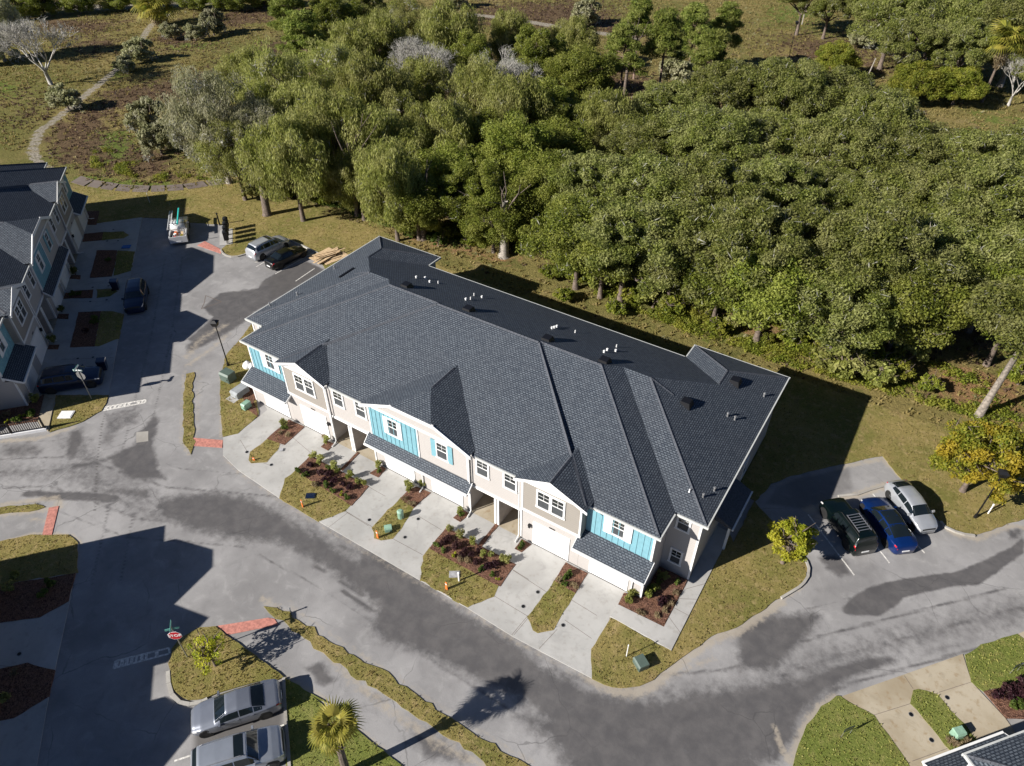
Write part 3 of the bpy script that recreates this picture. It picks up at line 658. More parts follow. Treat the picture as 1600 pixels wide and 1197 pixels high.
# joints sawn in the concrete
jb = MB()
def joint(a, b, w=.028, z=.0472):
    a = Vector((*a, z)); b = Vector((*b, z)); d = (b - a).normalized(); nn = Vector((-d.y, d.x, 0)) * w / 2
    jb.poly([a - nn, b - nn, b + nn, a + nn])
for seg in (Zk([(205, 278), (262, 372)]), Zk([(410, 480), (470, 500)]), Zk([(855, 410), (620, 210)]), Zk([(1145, 915), (1345, 1040)]), Zk([(1145, 695), (1370, 660)]), Zk([(1090, 300), (1240, 385)]),
            Zm([(280, 450), (520, 590)]), Zm([(710, 700), (970, 840)]), Zm([(1140, 620), (940, 500)]), Zm([(480, 230), (640, 320)]), Zm([(130, 600), (300, 470)]),
            Zn([(755, 695), (1060, 880)]), Zn([(920, 465), (1220, 660)]), Zn([(930, 1040), (1060, 885)]), Zn([(800, 60), (985, 160)]), Zo([(210, 770), (350, 620)]), Zo([(410, 545), (620, 690)]), Zo([(400, 350), (660, 510)]), Zo([(0, 150), (130, 230)]), Zo([(0, 660), (125, 510)])):
    joint(*seg)
for seg in (Zs([(660, 672), (890, 600)]), Zs([(850, 425), (905, 508)]), Zs([(1065, 530), (1270, 465)]), Zs([(900, 960), (1120, 880)])): joint(*seg, z=.0525)
for seg in (Z5([(880, 745), (1470, 700)]), Z5([(1060, 905), (1420, 900)]), Z6([(880, 300), (1350, 215)]), Z6([(740, 480), (1270, 470)]), Z6([(640, 1080), (1180, 1060)]), Zb([(0, 610), (280, 640)])): joint(*seg)
for t in (0.2, .4, .6, .8):
    a, b = Zo([(1182, 603)])[0], Zo([(1372, 245)])[0]; c, d = Zo([(1240, 785)])[0], Zo([(1560, 150)])[0]
    joint((a[0] + (b[0] - a[0]) * t, a[1] + (b[1] - a[1]) * t), (c[0] + (d[0] - c[0]) * t, c[1] + (d[1] - c[1]) * t), z=.1125)
tag(jb.build('concrete_joint', M['slab']), kind='structure')
# road paint
pm = MB()
def stripe(a, b, w=.1, z=.006):
    a = Vector((*a, z)); b = Vector((*b, z)); d = (b - a).normalized(); nn = Vector((-d.y, d.x, 0)) * w / 2
    pm.poly([a - nn, b - nn, b + nn, a + nn])
for seg in (Zr([(385, 355), (632, 680)]), Zr([(640, 385), (820, 615)]), Zr([(730, 245), (1008, 562)]), [G(398, 410), G(412, 409 - 1)], zg(360, 350, 11.4)([(455, 765), (900, 510)]), zg(360, 350, 11.4)([(800, 890), (1490, 500)]), zg(360, 350, 11.4)([(1160, 1020), (1500, 790)]),
            Zb([(872, 1085), (1420, 905)])): stripe(*seg)
def outline(q, w=.12):
    for i in range(4): stripe(q[i], q[(i + 1) % 4], w, .006 + .001 * (i % 2))
outline(Zl([(640, 765), (905, 715), (908, 697), (655, 742)]), .16); outline(Zb([(568, 622), (848, 548), (845, 520), (578, 585)]), .12)
for q_, n_ in ((Zl([(640, 765), (905, 715), (908, 697), (655, 742)]), 9), (Zb([(568, 622), (848, 548), (845, 520), (578, 585)]), 11)):
    A_, B_, C_, D_ = [Vector((*v, 0)) for v in q_]
    for i in range(n_):
        if random.random() < .3 and i > n_ // 2: continue
        t0, t1 = (i + .08) / n_, (i + random.uniform(.5, .9)) / n_
        pm.poly([Vector((v.x, v.y, .0045)) for v in (A_.lerp(B_, t0), A_.lerp(B_, t1), D_.lerp(C_, t1), D_.lerp(C_, t0))])
tag(pm.build('road_markings', M['paint']), kind='structure')
pm = MB(); outline(zg(230, 300, 4.603)([(390, 840), (535, 790), (420, 745), (410, 800)]), .07)
tag(pm.build('faded_dark_marking', M['slab']), kind='structure')
gr = MB(); q = Zl([(850, 900), (925, 893), (925, 955), (850, 965)]); gr.prism(q, 0, .012); gr.build('drain_surround', M['kerb']); tag(bpy.data.objects['drain_surround'], kind='structure')
# ------------------------------------------------------------------ the townhouse row (local frame: front wall y = 0, facing -y)
SLP = 5 / 12; EZ = 5.94
def hip(x0, x1, y0, y1):
    S = SLP
    return dict(pl=[(S, 0, EZ - S * x0), (-S, 0, EZ + S * x1), (0, S, EZ - S * y0), (0, -S, EZ + S * y1)],
                bd=[(-1, 0, -x0), (1, 0, x1), (0, -1, -y0), (0, 1, y1)])
def gab(xc, hw, y0, y1, eg, jerk=None):
    S = SLP
    pl = [(S, 0, eg - S * (xc - hw)), (-S, 0, eg + S * (xc + hw))]
    if jerk: pl.append((0, jerk[1], jerk[0] - jerk[1] * y0))
    return dict(pl=pl, bd=[(-1, 0, -(xc - hw)), (1, 0, xc + hw), (0, -1, -y0), (0, 1, y1)])
ROOFS = [hip(-13.35, 13.35, -.03, 17.59), hip(-18.01, 18.01, .36, 17.59), hip(-20.04, 20.04, 2.70, 17.59), hip(12.65, 20.04, 2.70, 19.42), hip(-20.04, -12.65, 2.70, 19.42),
         gab(10.9, 2.6, -.38, 6, 6.08), gab(-10.9, 2.6, -.38, 6, 6.08), gab(0, 4.8, -.38, 9, 6.08, (7.36, .31))]
def clip(poly, a, b, c, sgn=1):
    """keep a x + b y <= c (sgn 1) or >= c (sgn -1)"""
    out = []; n = len(poly)
    for i in range(n):
        p = poly[i]; q = poly[(i + 1) % n]
        dp = sgn * (a * p[0] + b * p[1] - c); dq = sgn * (a * q[0] + b * q[1] - c)
        if dp <= 0: out.append(p)
        if (dp < 0 < dq) or (dq < 0 < dp):
            t = dp / (dp - dq); out.append((p[0] + (q[0] - p[0]) * t, p[1] + (q[1] - p[1]) * t))
    return out
def area(p): return abs(sum(p[i][0] * p[(i + 1) % len(p)][1] - p[(i + 1) % len(p)][0] * p[i][1] for i in range(len(p)))) / 2 if len(p) > 2 else 0
def roof_faces():
    res = []
    for i, r in enumerate(ROOFS):
        x0, x1, y0, y1 = -r['bd'][0][2], r['bd'][1][2], -r['bd'][2][2], r['bd'][3][2]
        for k, pk in enumerate(r['pl']):
            F = [(x0, y0), (x1, y0), (x1, y1), (x0, y1)]
            for j, pj in enumerate(r['pl']):
                if j != k: F = clip(F, pk[0] - pj[0], pk[1] - pj[1], pj[2] - pk[2])
                if len(F) < 3: break
            pieces = [F]
            for q, rr in enumerate(ROOFS):
                if q == i: continue
                eps = -1e-5 if q < i else 1e-5
                new = []
                for P in pieces:
                    rem = P
                    cons = [(-(pj[0] - pk[0]), -(pj[1] - pk[1]), (pj[2] - pk[2]) - eps) for pj in rr['pl']] + list(rr['bd'])
                    for a, b, c in cons:
                        if len(rem) < 3: break
                        if abs(a) + abs(b) < 1e-9:
                            if c < 0: new.append(rem); rem = []
                            continue
                        o = clip(rem, a, b, c, -1)
                        if area(o) > 1e-4: new.append(o)
                        rem = clip(rem, a, b, c, 1)
                pieces = new
            for P in pieces:
                if area(P) > 2e-3: res.append((P, pk))
    return res
RF = roof_faces()
def roofz(x, y):
    best = -1
    for r in ROOFS:
        if all(a * x + b * y <= c + 1e-9 for a, b, c in r['bd']):
            best = max(best, min(p[0] * x + p[1] * y + p[2] for p in r['pl']))
    return best
def uvplane(pts3, grad):
    """uv in metres: v up the slope, u along the courses"""
    g = Vector((grad[0], grad[1])); gl = g.length
    gd = g / gl; k = math.sqrt(1 + gl * gl)
    off = 37.0
    return [(off + p[0] * gd.y - p[1] * gd.x, off + (p[0] * gd.x + p[1] * gd.y) * k) for p in pts3]

def rotx(mesh_fn, *a): return mesh_fn(*a)
WIN = {}
def window_meshes(w, h, mull):
    key = (round(w, 3), round(h, 3), mull)
    if key in WIN: return WIN[key]
    t = .13
    f = MB()
    W = w / 2; 
    f.box(-W - t, W + t, -.06, .02, h, h + t); f.box(-W - t - .03, W + t + .03, -.075, .02, -t, -.001)
    f.box(-W - t, -W, -.06, .02, 0, h); f.box(W, W + t, -.06, .02, 0, h)
    f.box(-W, W, -.035, .02, h * .5 - .035, h * .5 + .035)
    if mull: f.box(-mull / 2, mull / 2, -.06, .02, 0, h * .5 - .035); f.box(-mull / 2, mull / 2, -.06, .02, h * .5 + .035, h)
    fr = f.mesh('window_frame', M['white'])
    cells = [(-W, W)] if not mull else [(-W, -mull / 2), (mull / 2, W)]
    up = []; 
    for a, b in cells:
        g = MB(); g.box(a + .004, b - .004, -.018, .01, h * .5 + .036, h - .002); pu = g.mesh('pane', M['glass'])
        g = MB(); g.box(a + .004, b - .004, -.022, .01, .002, h * .5 - .036); pl_ = g.mesh('pane', M['screen'])
        g = MB(); c = (a + b) / 2
        g.box(c - .012, c + .012, -.03, -.0185, h * .5 + .036, h * .75 - .013); g.box(c - .012, c + .012, -.03, -.0185, h * .75 + .013, h - .002)
        g.box(a + .004, b - .004, -.031, -.0187, h * .75 - .012, h * .75 + .012)
        up += [('pane', pu), ('pane', pl_), ('muntin', g.mesh('muntin', M['white']))]
    WIN[key] = (fr, up); return WIN[key]
def add_window(par, x, y, z, w, h, rz=0, mull=0):
    fr, parts = window_meshes(w, h, mull)
    o = link('window', fr, par, (x, y, z), (0, 0, rz))
    for nm, me in parts: link(nm, me, o)
    return o
def build_row(label, loc, rz, group=None):
    T = thing('townhouse_row', label, 'townhouses', loc, rz, group)
    # roof
    mb = MB(); mb.uv = []
    for P, pk in RF:
        pts = [(x, y, pk[0] * x + pk[1] * y + pk[2]) for x, y in P]
        a = sum(P[i][0] * P[(i + 1) % len(P)][1] - P[(i + 1) % len(P)][0] * P[i][1] for i in range(len(P)))
        if a < 0: pts = pts[::-1]
        mb.poly(pts); mb.uv.append(uvplane(pts, pk))
    roof = mb.build('roof', M['shingle'], T)
    # ridge, hip and valley strips
    def crease(pts, w, mat, name, lift=.03):
        c = MB()
        for a, b in zip(pts[:-1], pts[1:]):
            pa = Vector((a[0], a[1], roofz(*a) + lift)); pb = Vector((b[0], b[1], roofz(*b) + lift))
            d = (pb - pa); n = max(2, int(d.length / .3)); nn = Vector((-d.y, d.x, 0)).normalized()
            for i in range(n):
                p = pa + d * (i / n); q = pa + d * ((i + .96) / n)
                rows = []
                for s in (p, q):
                    l = s - nn * w; r = s + nn * w
                    rows.append((Vector((l.x, l.y, max(roofz(l.x, l.y), s.z - .3) + .012)), s + Vector((0, 0, .012 * (1 if s is p else 2))), Vector((r.x, r.y, max(roofz(r.x, r.y), s.z - .3) + .012))))
                (l0, c0, r0), (l1, c1, r1) = rows
                c.add([l0, c0, c1, l1], [(3, 2, 1, 0)]); c.add([c0, r0, r1, c1], [(3, 2, 1, 0)])
        return c.build(name, mat, roof)
    yr = 8.975; e = .03
    for s in (-1, 1):
        crease([(s * 18.0, .4), (s * (18.01 - 8.6), 8.96)], .11, M['ridge'], 'ridge_cap'); crease([(s * 20.0, 2.74), (s * 12.62, 10.12)], .11, M['ridge'], 'ridge_cap')
        crease([(s * 13.3, .02), (s * 4.58, 8.74)], .11, M['ridge'], 'ridge_cap')
        crease([(s * 10.9, -.36), (s * 10.9, 2.2)], .11, M['ridge'], 'ridge_cap'); crease([(s * 14.4, 10.14), (s * 12.62, 10.14)], .1, M['ridge'], 'ridge_cap')
        crease([(s * 16.345, 15.7), (s * 16.345, 13.9)], .1, M['ridge'], 'ridge_cap'); crease([(s * 12.7, 19.38), (s * 16.3, 15.75)], .1, M['ridge'], 'ridge_cap'); crease([(s * 20.0, 19.38), (s * 16.4, 15.75)], .1, M['ridge'], 'ridge_cap')
    crease([(-4.5, 8.78), (4.5, 8.78)], .12, M['ridge'], 'ridge_cap'); crease([(-9.4, 8.98), (-4.5, 8.98)], .12, M['ridge'], 'ridge_cap'); crease([(4.5, 8.98), (9.4, 8.98)], .12, M['ridge'], 'ridge_cap')
    crease([(0, 2.1), (0, 4.6)], .12, M['ridge'], 'ridge_cap')
    # soffits
    mb = MB()
    for i, r in enumerate(ROOFS[:5]):
        b = [c[2] for c in r['bd']]; z = 5.74 + i * .004
        mb.box(-b[0] + .02, b[1] - .02, -b[2] + .02, b[3] - .02, z, z + .003)
    mb.build('soffit', M['white'], T)
    # gutters and fascia along the eaves
    def gut(x0, y0, x1, y1, z=EZ, outx=0, outy=-1):
        g = MB()
        if x0 == x1: xa, xb = sorted((x0, x0 + outx * .085)); g.box(xa, xb, min(y0, y1), max(y0, y1), z - .02, z - .005); g.box(x0 + outx * .07, x0 + outx * .085, min(y0, y1), max(y0, y1), z - .14, z - .021) if outx > 0 else g.box(x0 - .085, x0 - .07, min(y0, y1), max(y0, y1), z - .14, z - .021); g.box(xa + .016, xb - .016, min(y0, y1) + .01, max(y0, y1) - .01, z - .20, z - .145)
        else: ya, yb = sorted((y0, y0 + outy * .085)); g.box(min(x0, x1), max(x0, x1), ya, yb, z - .14, z - .01); g.box(min(x0, x1) + .01, max(x0, x1) - .01, ya + .016, yb - .016, z - .2, z - .145)
        return g.build('gutter', M['gutter'], T)
    for s in (-1, 1):
        gut(s * 18.13, .355, s * 13.15, .355); gut(s * 8.25, -.035, s * 4.9, -.035); gut(s * 20.16, 2.695, s * 18.16, 2.695)
        gut(s * 18.015, .36, s * 18.015, 2.57, outx=s); gut(s * 20.045, 2.7, s * 20.045, 19.42, outx=s); gut(s * 20.16, 19.425, s * 12.55, 19.425, outy=1)
        gut(s * 12.645, 17.72, s * 12.645, 19.4, outx=-s)
    gut(-12.5, 17.595, 12.5, 17.595, outy=1)
    # walls
    def wall(name, boxes, mat):
        g = MB()
        for b in boxes:
            g = MB(); g.box(*b); o = g.build(name, M[mat], T)
        return o
    wall('wall', [(-19.73, 19.73, 2.95, 17.3, 0, 5.735), (12.95, 19.73, 17.31, 19.12, 0, 5.735), (-19.73, -12.95, 17.31, 19.12, 0, 5.735)], 'beige')
    tri = MB()
    for s in (-1, 1):
        x0, x1 = sorted((s * 8.68, s * 13.09))
        wall('wall', [(x0, x1, 0, 2.94, 0, 5.73)], 'beige')
        x0, x1 = sorted((s * 13.1, s * 17.7))
        wall('wall', [(x0, x1, 0.001, 2.94, 0, 2.62), (x0, x1, .66, 2.94, 2.63, 5.733)], 'beige')
        x0, x1 = sorted((s * 4.375, s * 8.675))
        wall('wall', [(x0, x1, .12, 2.94, 2.66, 5.73)], 'beige')
        wall('entry_floor', [(x0, x1, -.099, 2.935, -.02, .048)], 'concrete_old')
        wall('partition_wall', [(s * 6.68 - .17, s * 6.68 + .17, .02, 2.94, .05, 2.655)], 'recess')
        wall('entry_post', [(s * 6.68 - .19, s * 6.68 - .04, -.06, .015, .05, 2.64), (s * 6.68 + .04, s * 6.68 + .19, -.06, .015, .05, 2.64)], 'white')
        for dx in (-1.2, 1.15):
            d = MB(); d.box(-.46, .46, -.05, 0, .1, 2.2); do = d.build('entry_door', M['doorteal'], T, loc=(s * 6.68 + dx, 2.94, 0))
            k = MB(); k.box(.33, .38, -.11, -.051, 1.0, 1.12); k.build('door_handle', M['galv'], do)
        # gable infill
        g = MB(); g.poly([(s * 10.9 - 2.3, -.005, 5.735), (s * 10.9 + 2.3, -.005, 5.735), (s * 10.9, -.005, 7.1)][:3]); g.build('gable_panel', M['white'], T)
        # taupe shingle panel
        x0, x1 = sorted((s * 8.8, s * 12.97))
        wall('shingle_wall', [(x0, x1, -.03, -.001, 3.2, 5.72)], 'taupe')
        wall('shingle_wall', [(s * 13.09 - .001, s * 13.09 + s * .03, .13, .655, 3.25, 5.72) if s > 0 else (-13.12, -13.089, .13, .655, 3.25, 5.72)], 'taupe')
        for bx in ((s * 8.74, .06), (s * 13.03, .06)):
            wall('corner_board', [(bx[0] - bx[1], bx[0] + bx[1], -.055, .0005, 3.2, 5.9)], 'white')
        wall('belly_band', [(min(s * 8.66, s * 13.12), max(s * 8.66, s * 13.12), -.07, .0, 3.0, 3.195)], 'white')
        wall('belly_band', [(min(s * 4.38, s * 8.66), max(s * 4.38, s * 8.66), .05, .125, 2.6, 2.8)], 'white')
        # blue board and batten wall
        x0, x1 = sorted((s * 13.13, s * 17.62))
        bw = wall('board_and_batten_wall', [(x0, x1, .63, .659, 2.9, 5.72)], 'blue')
        bm = MB().box(-.022, .022, -.03, 0, 2.9, 5.72).mesh('batten', M['blue'])
        for k in range(11): link('batten', bm, bw, (x0 + .2 + k * .41, .629, 0))
        wall('corner_board', [(min(s * 17.62, s * 17.76), max(s * 17.62, s * 17.76), .6, .76, 2.75, 5.72)], 'white')
        wall('corner_board', [(min(s * 19.64, s * 19.77), max(s * 19.64, s * 19.77), 2.9, 3.04, .1, 5.72)], 'white')
        wall('corner_board', [(min(s * 17.62, s * 17.74), max(s * 17.62, s * 17.74), -.03, .1, .1, 2.5)], 'white')
        add_window(T, s * 15.3, .625, 4.1, .8, 1.3)
        for dx in (-.72, .72): MB().box(-.24, .24, -.05, 0, -.06, 1.5).build('shutter', M['white'], T, loc=(s * 15.3 + dx, .6, 4.0))
        add_window(T, s * 10.86, -.033, 4.12, 1.86, 1.4, mull=.22)
        for xx in ((-7.5, -5.3) if s < 0 else (5.5, 7.7)): add_window(T, xx, .115, 4.25, .84, 1.33)
        # end wing
        add_window(T, s * 18.6, 2.945, 4.45, .68, 1.15); add_window(T, s * 18.6, 2.945, 1.1, .62, 1.2)
        for yy, zz in ((6.0, 4.2), (11.0, 4.2), (15.0, 4.2), (13.0, 1.1)): add_window(T, s * 19.735, yy, zz, .8, 1.3, rz=math.radians(90 * s))
        # rake boards of the small gable
        for q in (-1, 1):
            xa = s * 10.9 + q * 2.66; za = 6.0; xb = s * 10.9; zb = 7.1
            r = MB(); r.hexa([(xa, -.40, za - .16), (xb, -.40, zb - .16), (xb, -.30, zb - .16), (xa, -.30, za - .16), (xa, -.40, za + .09), (xb, -.40, zb + .09), (xb, -.30, zb + .03), (xa, -.30, za + .03)]); r.build('rake_board', M['white'], T)
        # the side porch
        mbp = MB(); mbp.uv = None
        x0 = s * 19.74; x1 = s * 21.0
        mbp.hexa([(x0, 6.3, 2.7), (x1, 6.3, 2.45), (x1, 10.2, 2.45), (x0, 10.2, 2.7), (x0, 6.3, 3.2), (x1, 6.3, 2.6), (x1, 10.2, 2.6), (x0, 10.2, 3.2)]); mbp.build('side_porch_roof', M['ridge'], T)
        wall('entry_post', [(s * 20.8 - .08, s * 20.8 + .08, 6.5, 6.66, 0, 2.4), (s * 20.8 - .08, s * 20.8 + .08, 9.9, 10.06, 0, 2.4)], 'white')
        gg = MB(); gg.box(min(x1, x1 + s * .1), max(x1, x1 + s * .1), 6.25, 10.25, 2.42, 2.56); gg.build('gutter', M['white'], T)
    # middle block
    wall('wall', [(-4.37, 4.37, 0, 2.945, 0, 5.731)], 'beige')
    g = MB(); g.poly([(-4.37, -.004, 5.732), (4.37, -.004, 5.732), (4.37, -.004, 6.0), (1.95, -.004, 7.1), (-1.95, -.004, 7.1), (-4.37, -.004, 6.0)]); g.build('gable_panel', M['beige'], T)
    wall('frieze_band', [(-4.5, 4.5, -.06, -.005, 5.86, 6.0)], 'white')
    bw = wall('board_and_batten_wall', [(-4.3, .05, -.035, -.006, 3.05, 5.85)], 'blue')
    bm = MB().box(-.022, .022, -.03, 0, 3.05, 5.85).mesh('batten', M['blue'])
    for k in range(11): link('batten', bm, bw, (-4.1 + k * .4, -.036, 0))
    wall('corner_board', [(.051, .15, -.055, -.001, 3.05, 5.85), (4.31, 4.42, -.055, .08, .1, 5.86), (-4.42, -4.31, -.055, .08, .1, 5.86)], 'white')
    wall('corner_board', [(8.60, 8.72, -.055, .06, .1, 2.99), (-8.72, -8.60, -.055, .06, .1, 2.99)], 'white')
    add_window(T, -2.15, -.037, 4.14, .82, 1.38); add_window(T, 2.2, -.002, 4.14, .82, 1.38)
    for dx in (-.68, .68):
        MB().box(-.15, .15, -.05, 0, 0, 1.62).build('shutter', M['white'], T, loc=(-2.15 + dx, -.05, 4.02)); MB().box(-.2, .2, -.05, 0, 0, 1.62).build('shutter', M['blue'], T, loc=(2.2 + dx * 1.05, -.02, 4.02))
    for q in (-1, 1):
        xa = q * 4.9; za = 6.02; xb = q * 1.9; zb = 7.28
        r = MB(); r.hexa([(xa, -.40, za - .2), (xb, -.40, zb - .2), (xb, -.30, zb - .2), (xa, -.30, za - .2), (xa, -.40, za + .08), (xb, -.40, zb + .08), (xb, -.30, zb + .03), (xa, -.30, za + .03)]); r.build('rake_board', M['white'], T)
    MB().box(-1.9, 1.9, -.401, -.299, 7.08, 7.36).build('rake_board', M['white'], T)
    # porch roofs over the garages
    def porch(x0, x1, yw, zw, yo=-.66, zo=2.52):
        mb = MB(); mb.uv = []
        sl = (zw - zo) / (yw - yo)
        P = [(x0, yo, zo), (x1, yo, zo), (x1, yw, zw), (x0, yw, zw)]
        mb.poly(P); mb.uv.append(uvplane(P, (0, sl)))
        P2 = [(x, y, z - .12) for x, y, z in P][::-1]; mb.poly(P2); mb.uv.append([(0, 0)] * 4)
        o = mb.build('porch_roof', M['shingle'], T)
        g = MB(); g.box(x0, x1, yo - .12, yo - .005, zo - .13, zo + .012); g.build('gutter', M['white'], T)
        for xx, w in ((x0, .03), (x1, -.03)):
            a, b = sorted((xx - w, xx + w * .1)); f = MB(); f.hexa([(a, yo, zo - .16), (b, yo, zo - .16), (b, yw, zw - .16), (a, yw, zw - .16), (a, yo, zo + .015), (b, yo, zo + .015), (b, yw, zw + .015), (a, yw, zw + .015)]); f.build('rake_board', M['white'], T)
            f = MB(); x_ = xx + w * 3.4; f.poly([(x_, yo + .1, zo - .15), (x_, .0, zo - .15), (x_, .0, zw - .3)] if w > 0 else [(x_, yo + .1, zo - .15), (x_, .0, zw - .3), (x_, .0, zo - .15)]); f.build('porch_gable', M['beige'], T)
    porch(-4.68, 4.68, -.04, 3.12); porch(12.9, 17.92, .62, 3.2); porch(-17.92, -12.9, .62, 3.2)
    # garage doors, lamps and house-number plates
    gd = MB().box(-1.18, 1.18, -.03, 0, 0, .5).mesh('door_section', M['door_white'])
    gp = MB(); [gp.box(-1.08 + k * .56, -.6 + k * .56, -.036, -.0305, .09, .4) for k in range(4)]; gpm = gp.mesh('raised_panel', M['door_white'])
    for x in (-15.0, -10.62, -2.0, 2.38, 11.0, 15.33):
        t = MB(); t.box(-1.4, -1.19, -.05, .0, .05, 2.12); t.box(1.19, 1.4, -.05, .0, .05, 2.12); t.box(-1.4, 1.4, -.055, .0, 2.121, 2.32)
        t.box(-1.185, -1.1805, -.03, .0, .05, 2.1)
        d = t.build('garage_door', M['white'], T, loc=(x, 0, 0))
        for k in range(4):
            s_ = link('door_section', gd, d, (0, -.002 - .0006 * k, .06 + .51 * k)); link_ = None
        lx = -1.62 if x in (11.0, 2.38) else 1.62
        if x in (-15.0, 15.33): lx = 0
        if lx:
            l = MB(); l.box(-.07, .07, -.2, -.04, 1.62, 1.86); l.box(-.1, .1, -.22, -.03, 1.861, 1.9); l.build('wall_lamp', M['dark'], T, loc=(x + lx, 0, 0))
        if x in (-10.62, 11.0): MB().box(-.22, .22, -.02, 0, 0, .1).build('number_plate', M['dark'], T, loc=(x + .05, -.002, 2.42))
    # downspouts
    for x, y, z in ((-8.5, -.1, 5.8), (4.5, -.1, 5.8), (.2, -.09, 2.4), (17.0, -.09, 2.4), (8.52, -.1, 5.8)):
        t = MB(); t.tube([(x, y, z), (x, y, .25), (x + .05, y - .25, .14), (x + .1, y - .6, .12)], .05, 5); t.build('downspout', M['white'], T)
    return T
row = build_row('long pale townhouse row in full sun in the middle with a dark grey hip roof', (0, 0, 0), 0)
# roof vents of the row in front: placed where the photograph shows them on the slopes
def on_roof(px, py):
    d = ray(px, py); t = 30.0
    for _ in range(3000):
        p = CAMPOS + d * t
        if p.z <= roofz(p.x, p.y): return p
        t += .03
    return p
def roofpipe(px, py, r, h, mat='pipe', cap=True):
    p = on_roof(px, py); g = MB(); g.cyl(0, 0, -.12, h, r, n=8)
    if cap: g.cyl(0, 0, h + .002, h + .06, r * 1.5, r * 1.2, n=8)
    g.cyl(0, 0, -.1, .04, r * 1.9, r * 1.2, n=8); g.build('vent_pipe', M[mat], row, loc=p)
for px, py in ((650.5, 434.5), (664.3, 435.5), (671.5, 441.5), (727.9, 469), (753, 465.5), (862.4, 514), (866.1, 513), (869.9, 511.5), (943.8, 551), (948.7, 548), (961.9, 549.5)): roofpipe(px, py, .065, .14)
for px, py in ((684.7, 443), (740.8, 462), (735.4, 468), (898.7, 520), (963.2, 542.5), (1077, 768.5)): roofpipe(px, py, .045, .24, cap=False)
for px, py in ((1193.5, 619.5), (1136.5, 650.5), (1147.8, 656), (1098.3, 777), (1115.8, 767), (522.7, 420), (422, 478), (464.8, 461.5)): roofpipe(px, py, .06, .28, 'galv')
def roofbox(px, py, rz=0, s=1.0):
    p = on_roof(px, py); g = MB(); g.hexa([(-.42 * s, -.42 * s, -.12), (.42 * s, -.42 * s, -.12), (.42 * s, .42 * s, -.12), (-.42 * s, .42 * s, -.12), (-.3 * s, -.3 * s, .3), (.3 * s, -.3 * s, .3), (.3 * s, .3 * s, .3), (-.3 * s, .3 * s, .3)])
    g.build('attic_vent', M['dark'], row, loc=p, rot=(0, 0, rz))
for px, py in ((635.2, 448), (731.7, 485), (855, 531.5), (944, 565.5), (1148.4, 597), (1072, 630.5)): roofbox(px, py)
g = MB(); g.box(-.1, .1, -.9, .9, -.08, .12); g.build('attic_vent', M['dark'], row, loc=on_roof(542, 427))
def copy_row(label, loc, rz):
    c = copy_tree(row)
    c['label'] = label; c.location = loc; c.rotation_euler = (0, 0, rz)
    for ch in list(c.children):
        if ch.name.split('.')[0] in ('vent_pipe',): bpy.data.objects.remove(ch)
    return c
lrow = copy_row('townhouse row on the left with shaded teal and grey fronts facing the shaded street', (-46.6, .6, 0), math.radians(139.63))
lrow.scale = (1, 1, 1.05)
copy_row('townhouse row at the bottom right corner showing only a dark roof edge with pale gutters', (46.1, 10.65, 0), math.radians(230))
# the row below the frame that casts the gabled shadow over the road
def gab2(xc, hw, y0, y1, eg, s, jz=None):
    pl = [(s, 0, eg - s * (xc - hw)), (-s, 0, eg + s * (xc + hw))]
    if jz: pl.append((0, .31, jz - .31 * y0))
    return dict(pl=pl, bd=[(-1, 0, -(xc - hw)), (1, 0, xc + hw), (0, -1, -y0), (0, 1, y1)])
ROOFS = [hip(-30, 0, .3, 17), gab2(-4.27, 2.8, -.35, 6, 6.0, .66, 7.36), gab2(-8.85, 2.1, -.35, 5, 6.0, .6), gab2(-15.2, 2.1, -.35, 5, 6.0, .6), gab2(-19.8, 2.1, -.35, 5, 6.0, .6)]
T = thing('townhouse_row', 'townhouse row below the left edge whose gabled shadow covers the lower road', 'townhouses', (-28.5 * .6451 - .0, -28.5 * .7641, 0), math.radians(139.8))
mb = MB(); mb.uv = []
for P, pk in roof_faces():
    pts = [(x, y, pk[0] * x + pk[1] * y + pk[2]) for x, y in P]
    if sum(P[i][0] * P[(i + 1) % len(P)][1] - P[(i + 1) % len(P)][0] * P[i][1] for i in range(len(P))) < 0: pts = pts[::-1]
    mb.poly(pts); mb.uv.append(uvplane(pts, pk))
mb.build('roof', M['shingle'], T)
MB().box(-29.7, -.3, .6, 16.7, 0, 5.93).build('wall', M['beige'], T)
for xc, hw in ((-4.27, 2.5), (-8.85, 1.8), (-15.2, 1.8), (-19.8, 1.8)):
    MB().box(xc - hw, xc + hw, 0, .599, 0, 5.9).build('wall', M['taupe'], T)
    g = MB(); g.poly([(xc - hw, -.003, 5.9), (xc + hw, -.003, 5.9), (xc, -.003, 6.9)]); g.build('gable_panel', M['white'], T)
    d = MB().box(-1.1, 1.1, -.05, -.002, .05, 2.1).build('garage_door', M['door_white'], T, loc=(xc, 0, 0)); MB().box(-1.05, 1.05, -.056, -.0505, .6, .64).build('door_seam', M['white'], d)
    add_window(T, xc, -.01, 4.1, 1.2, 1.3)
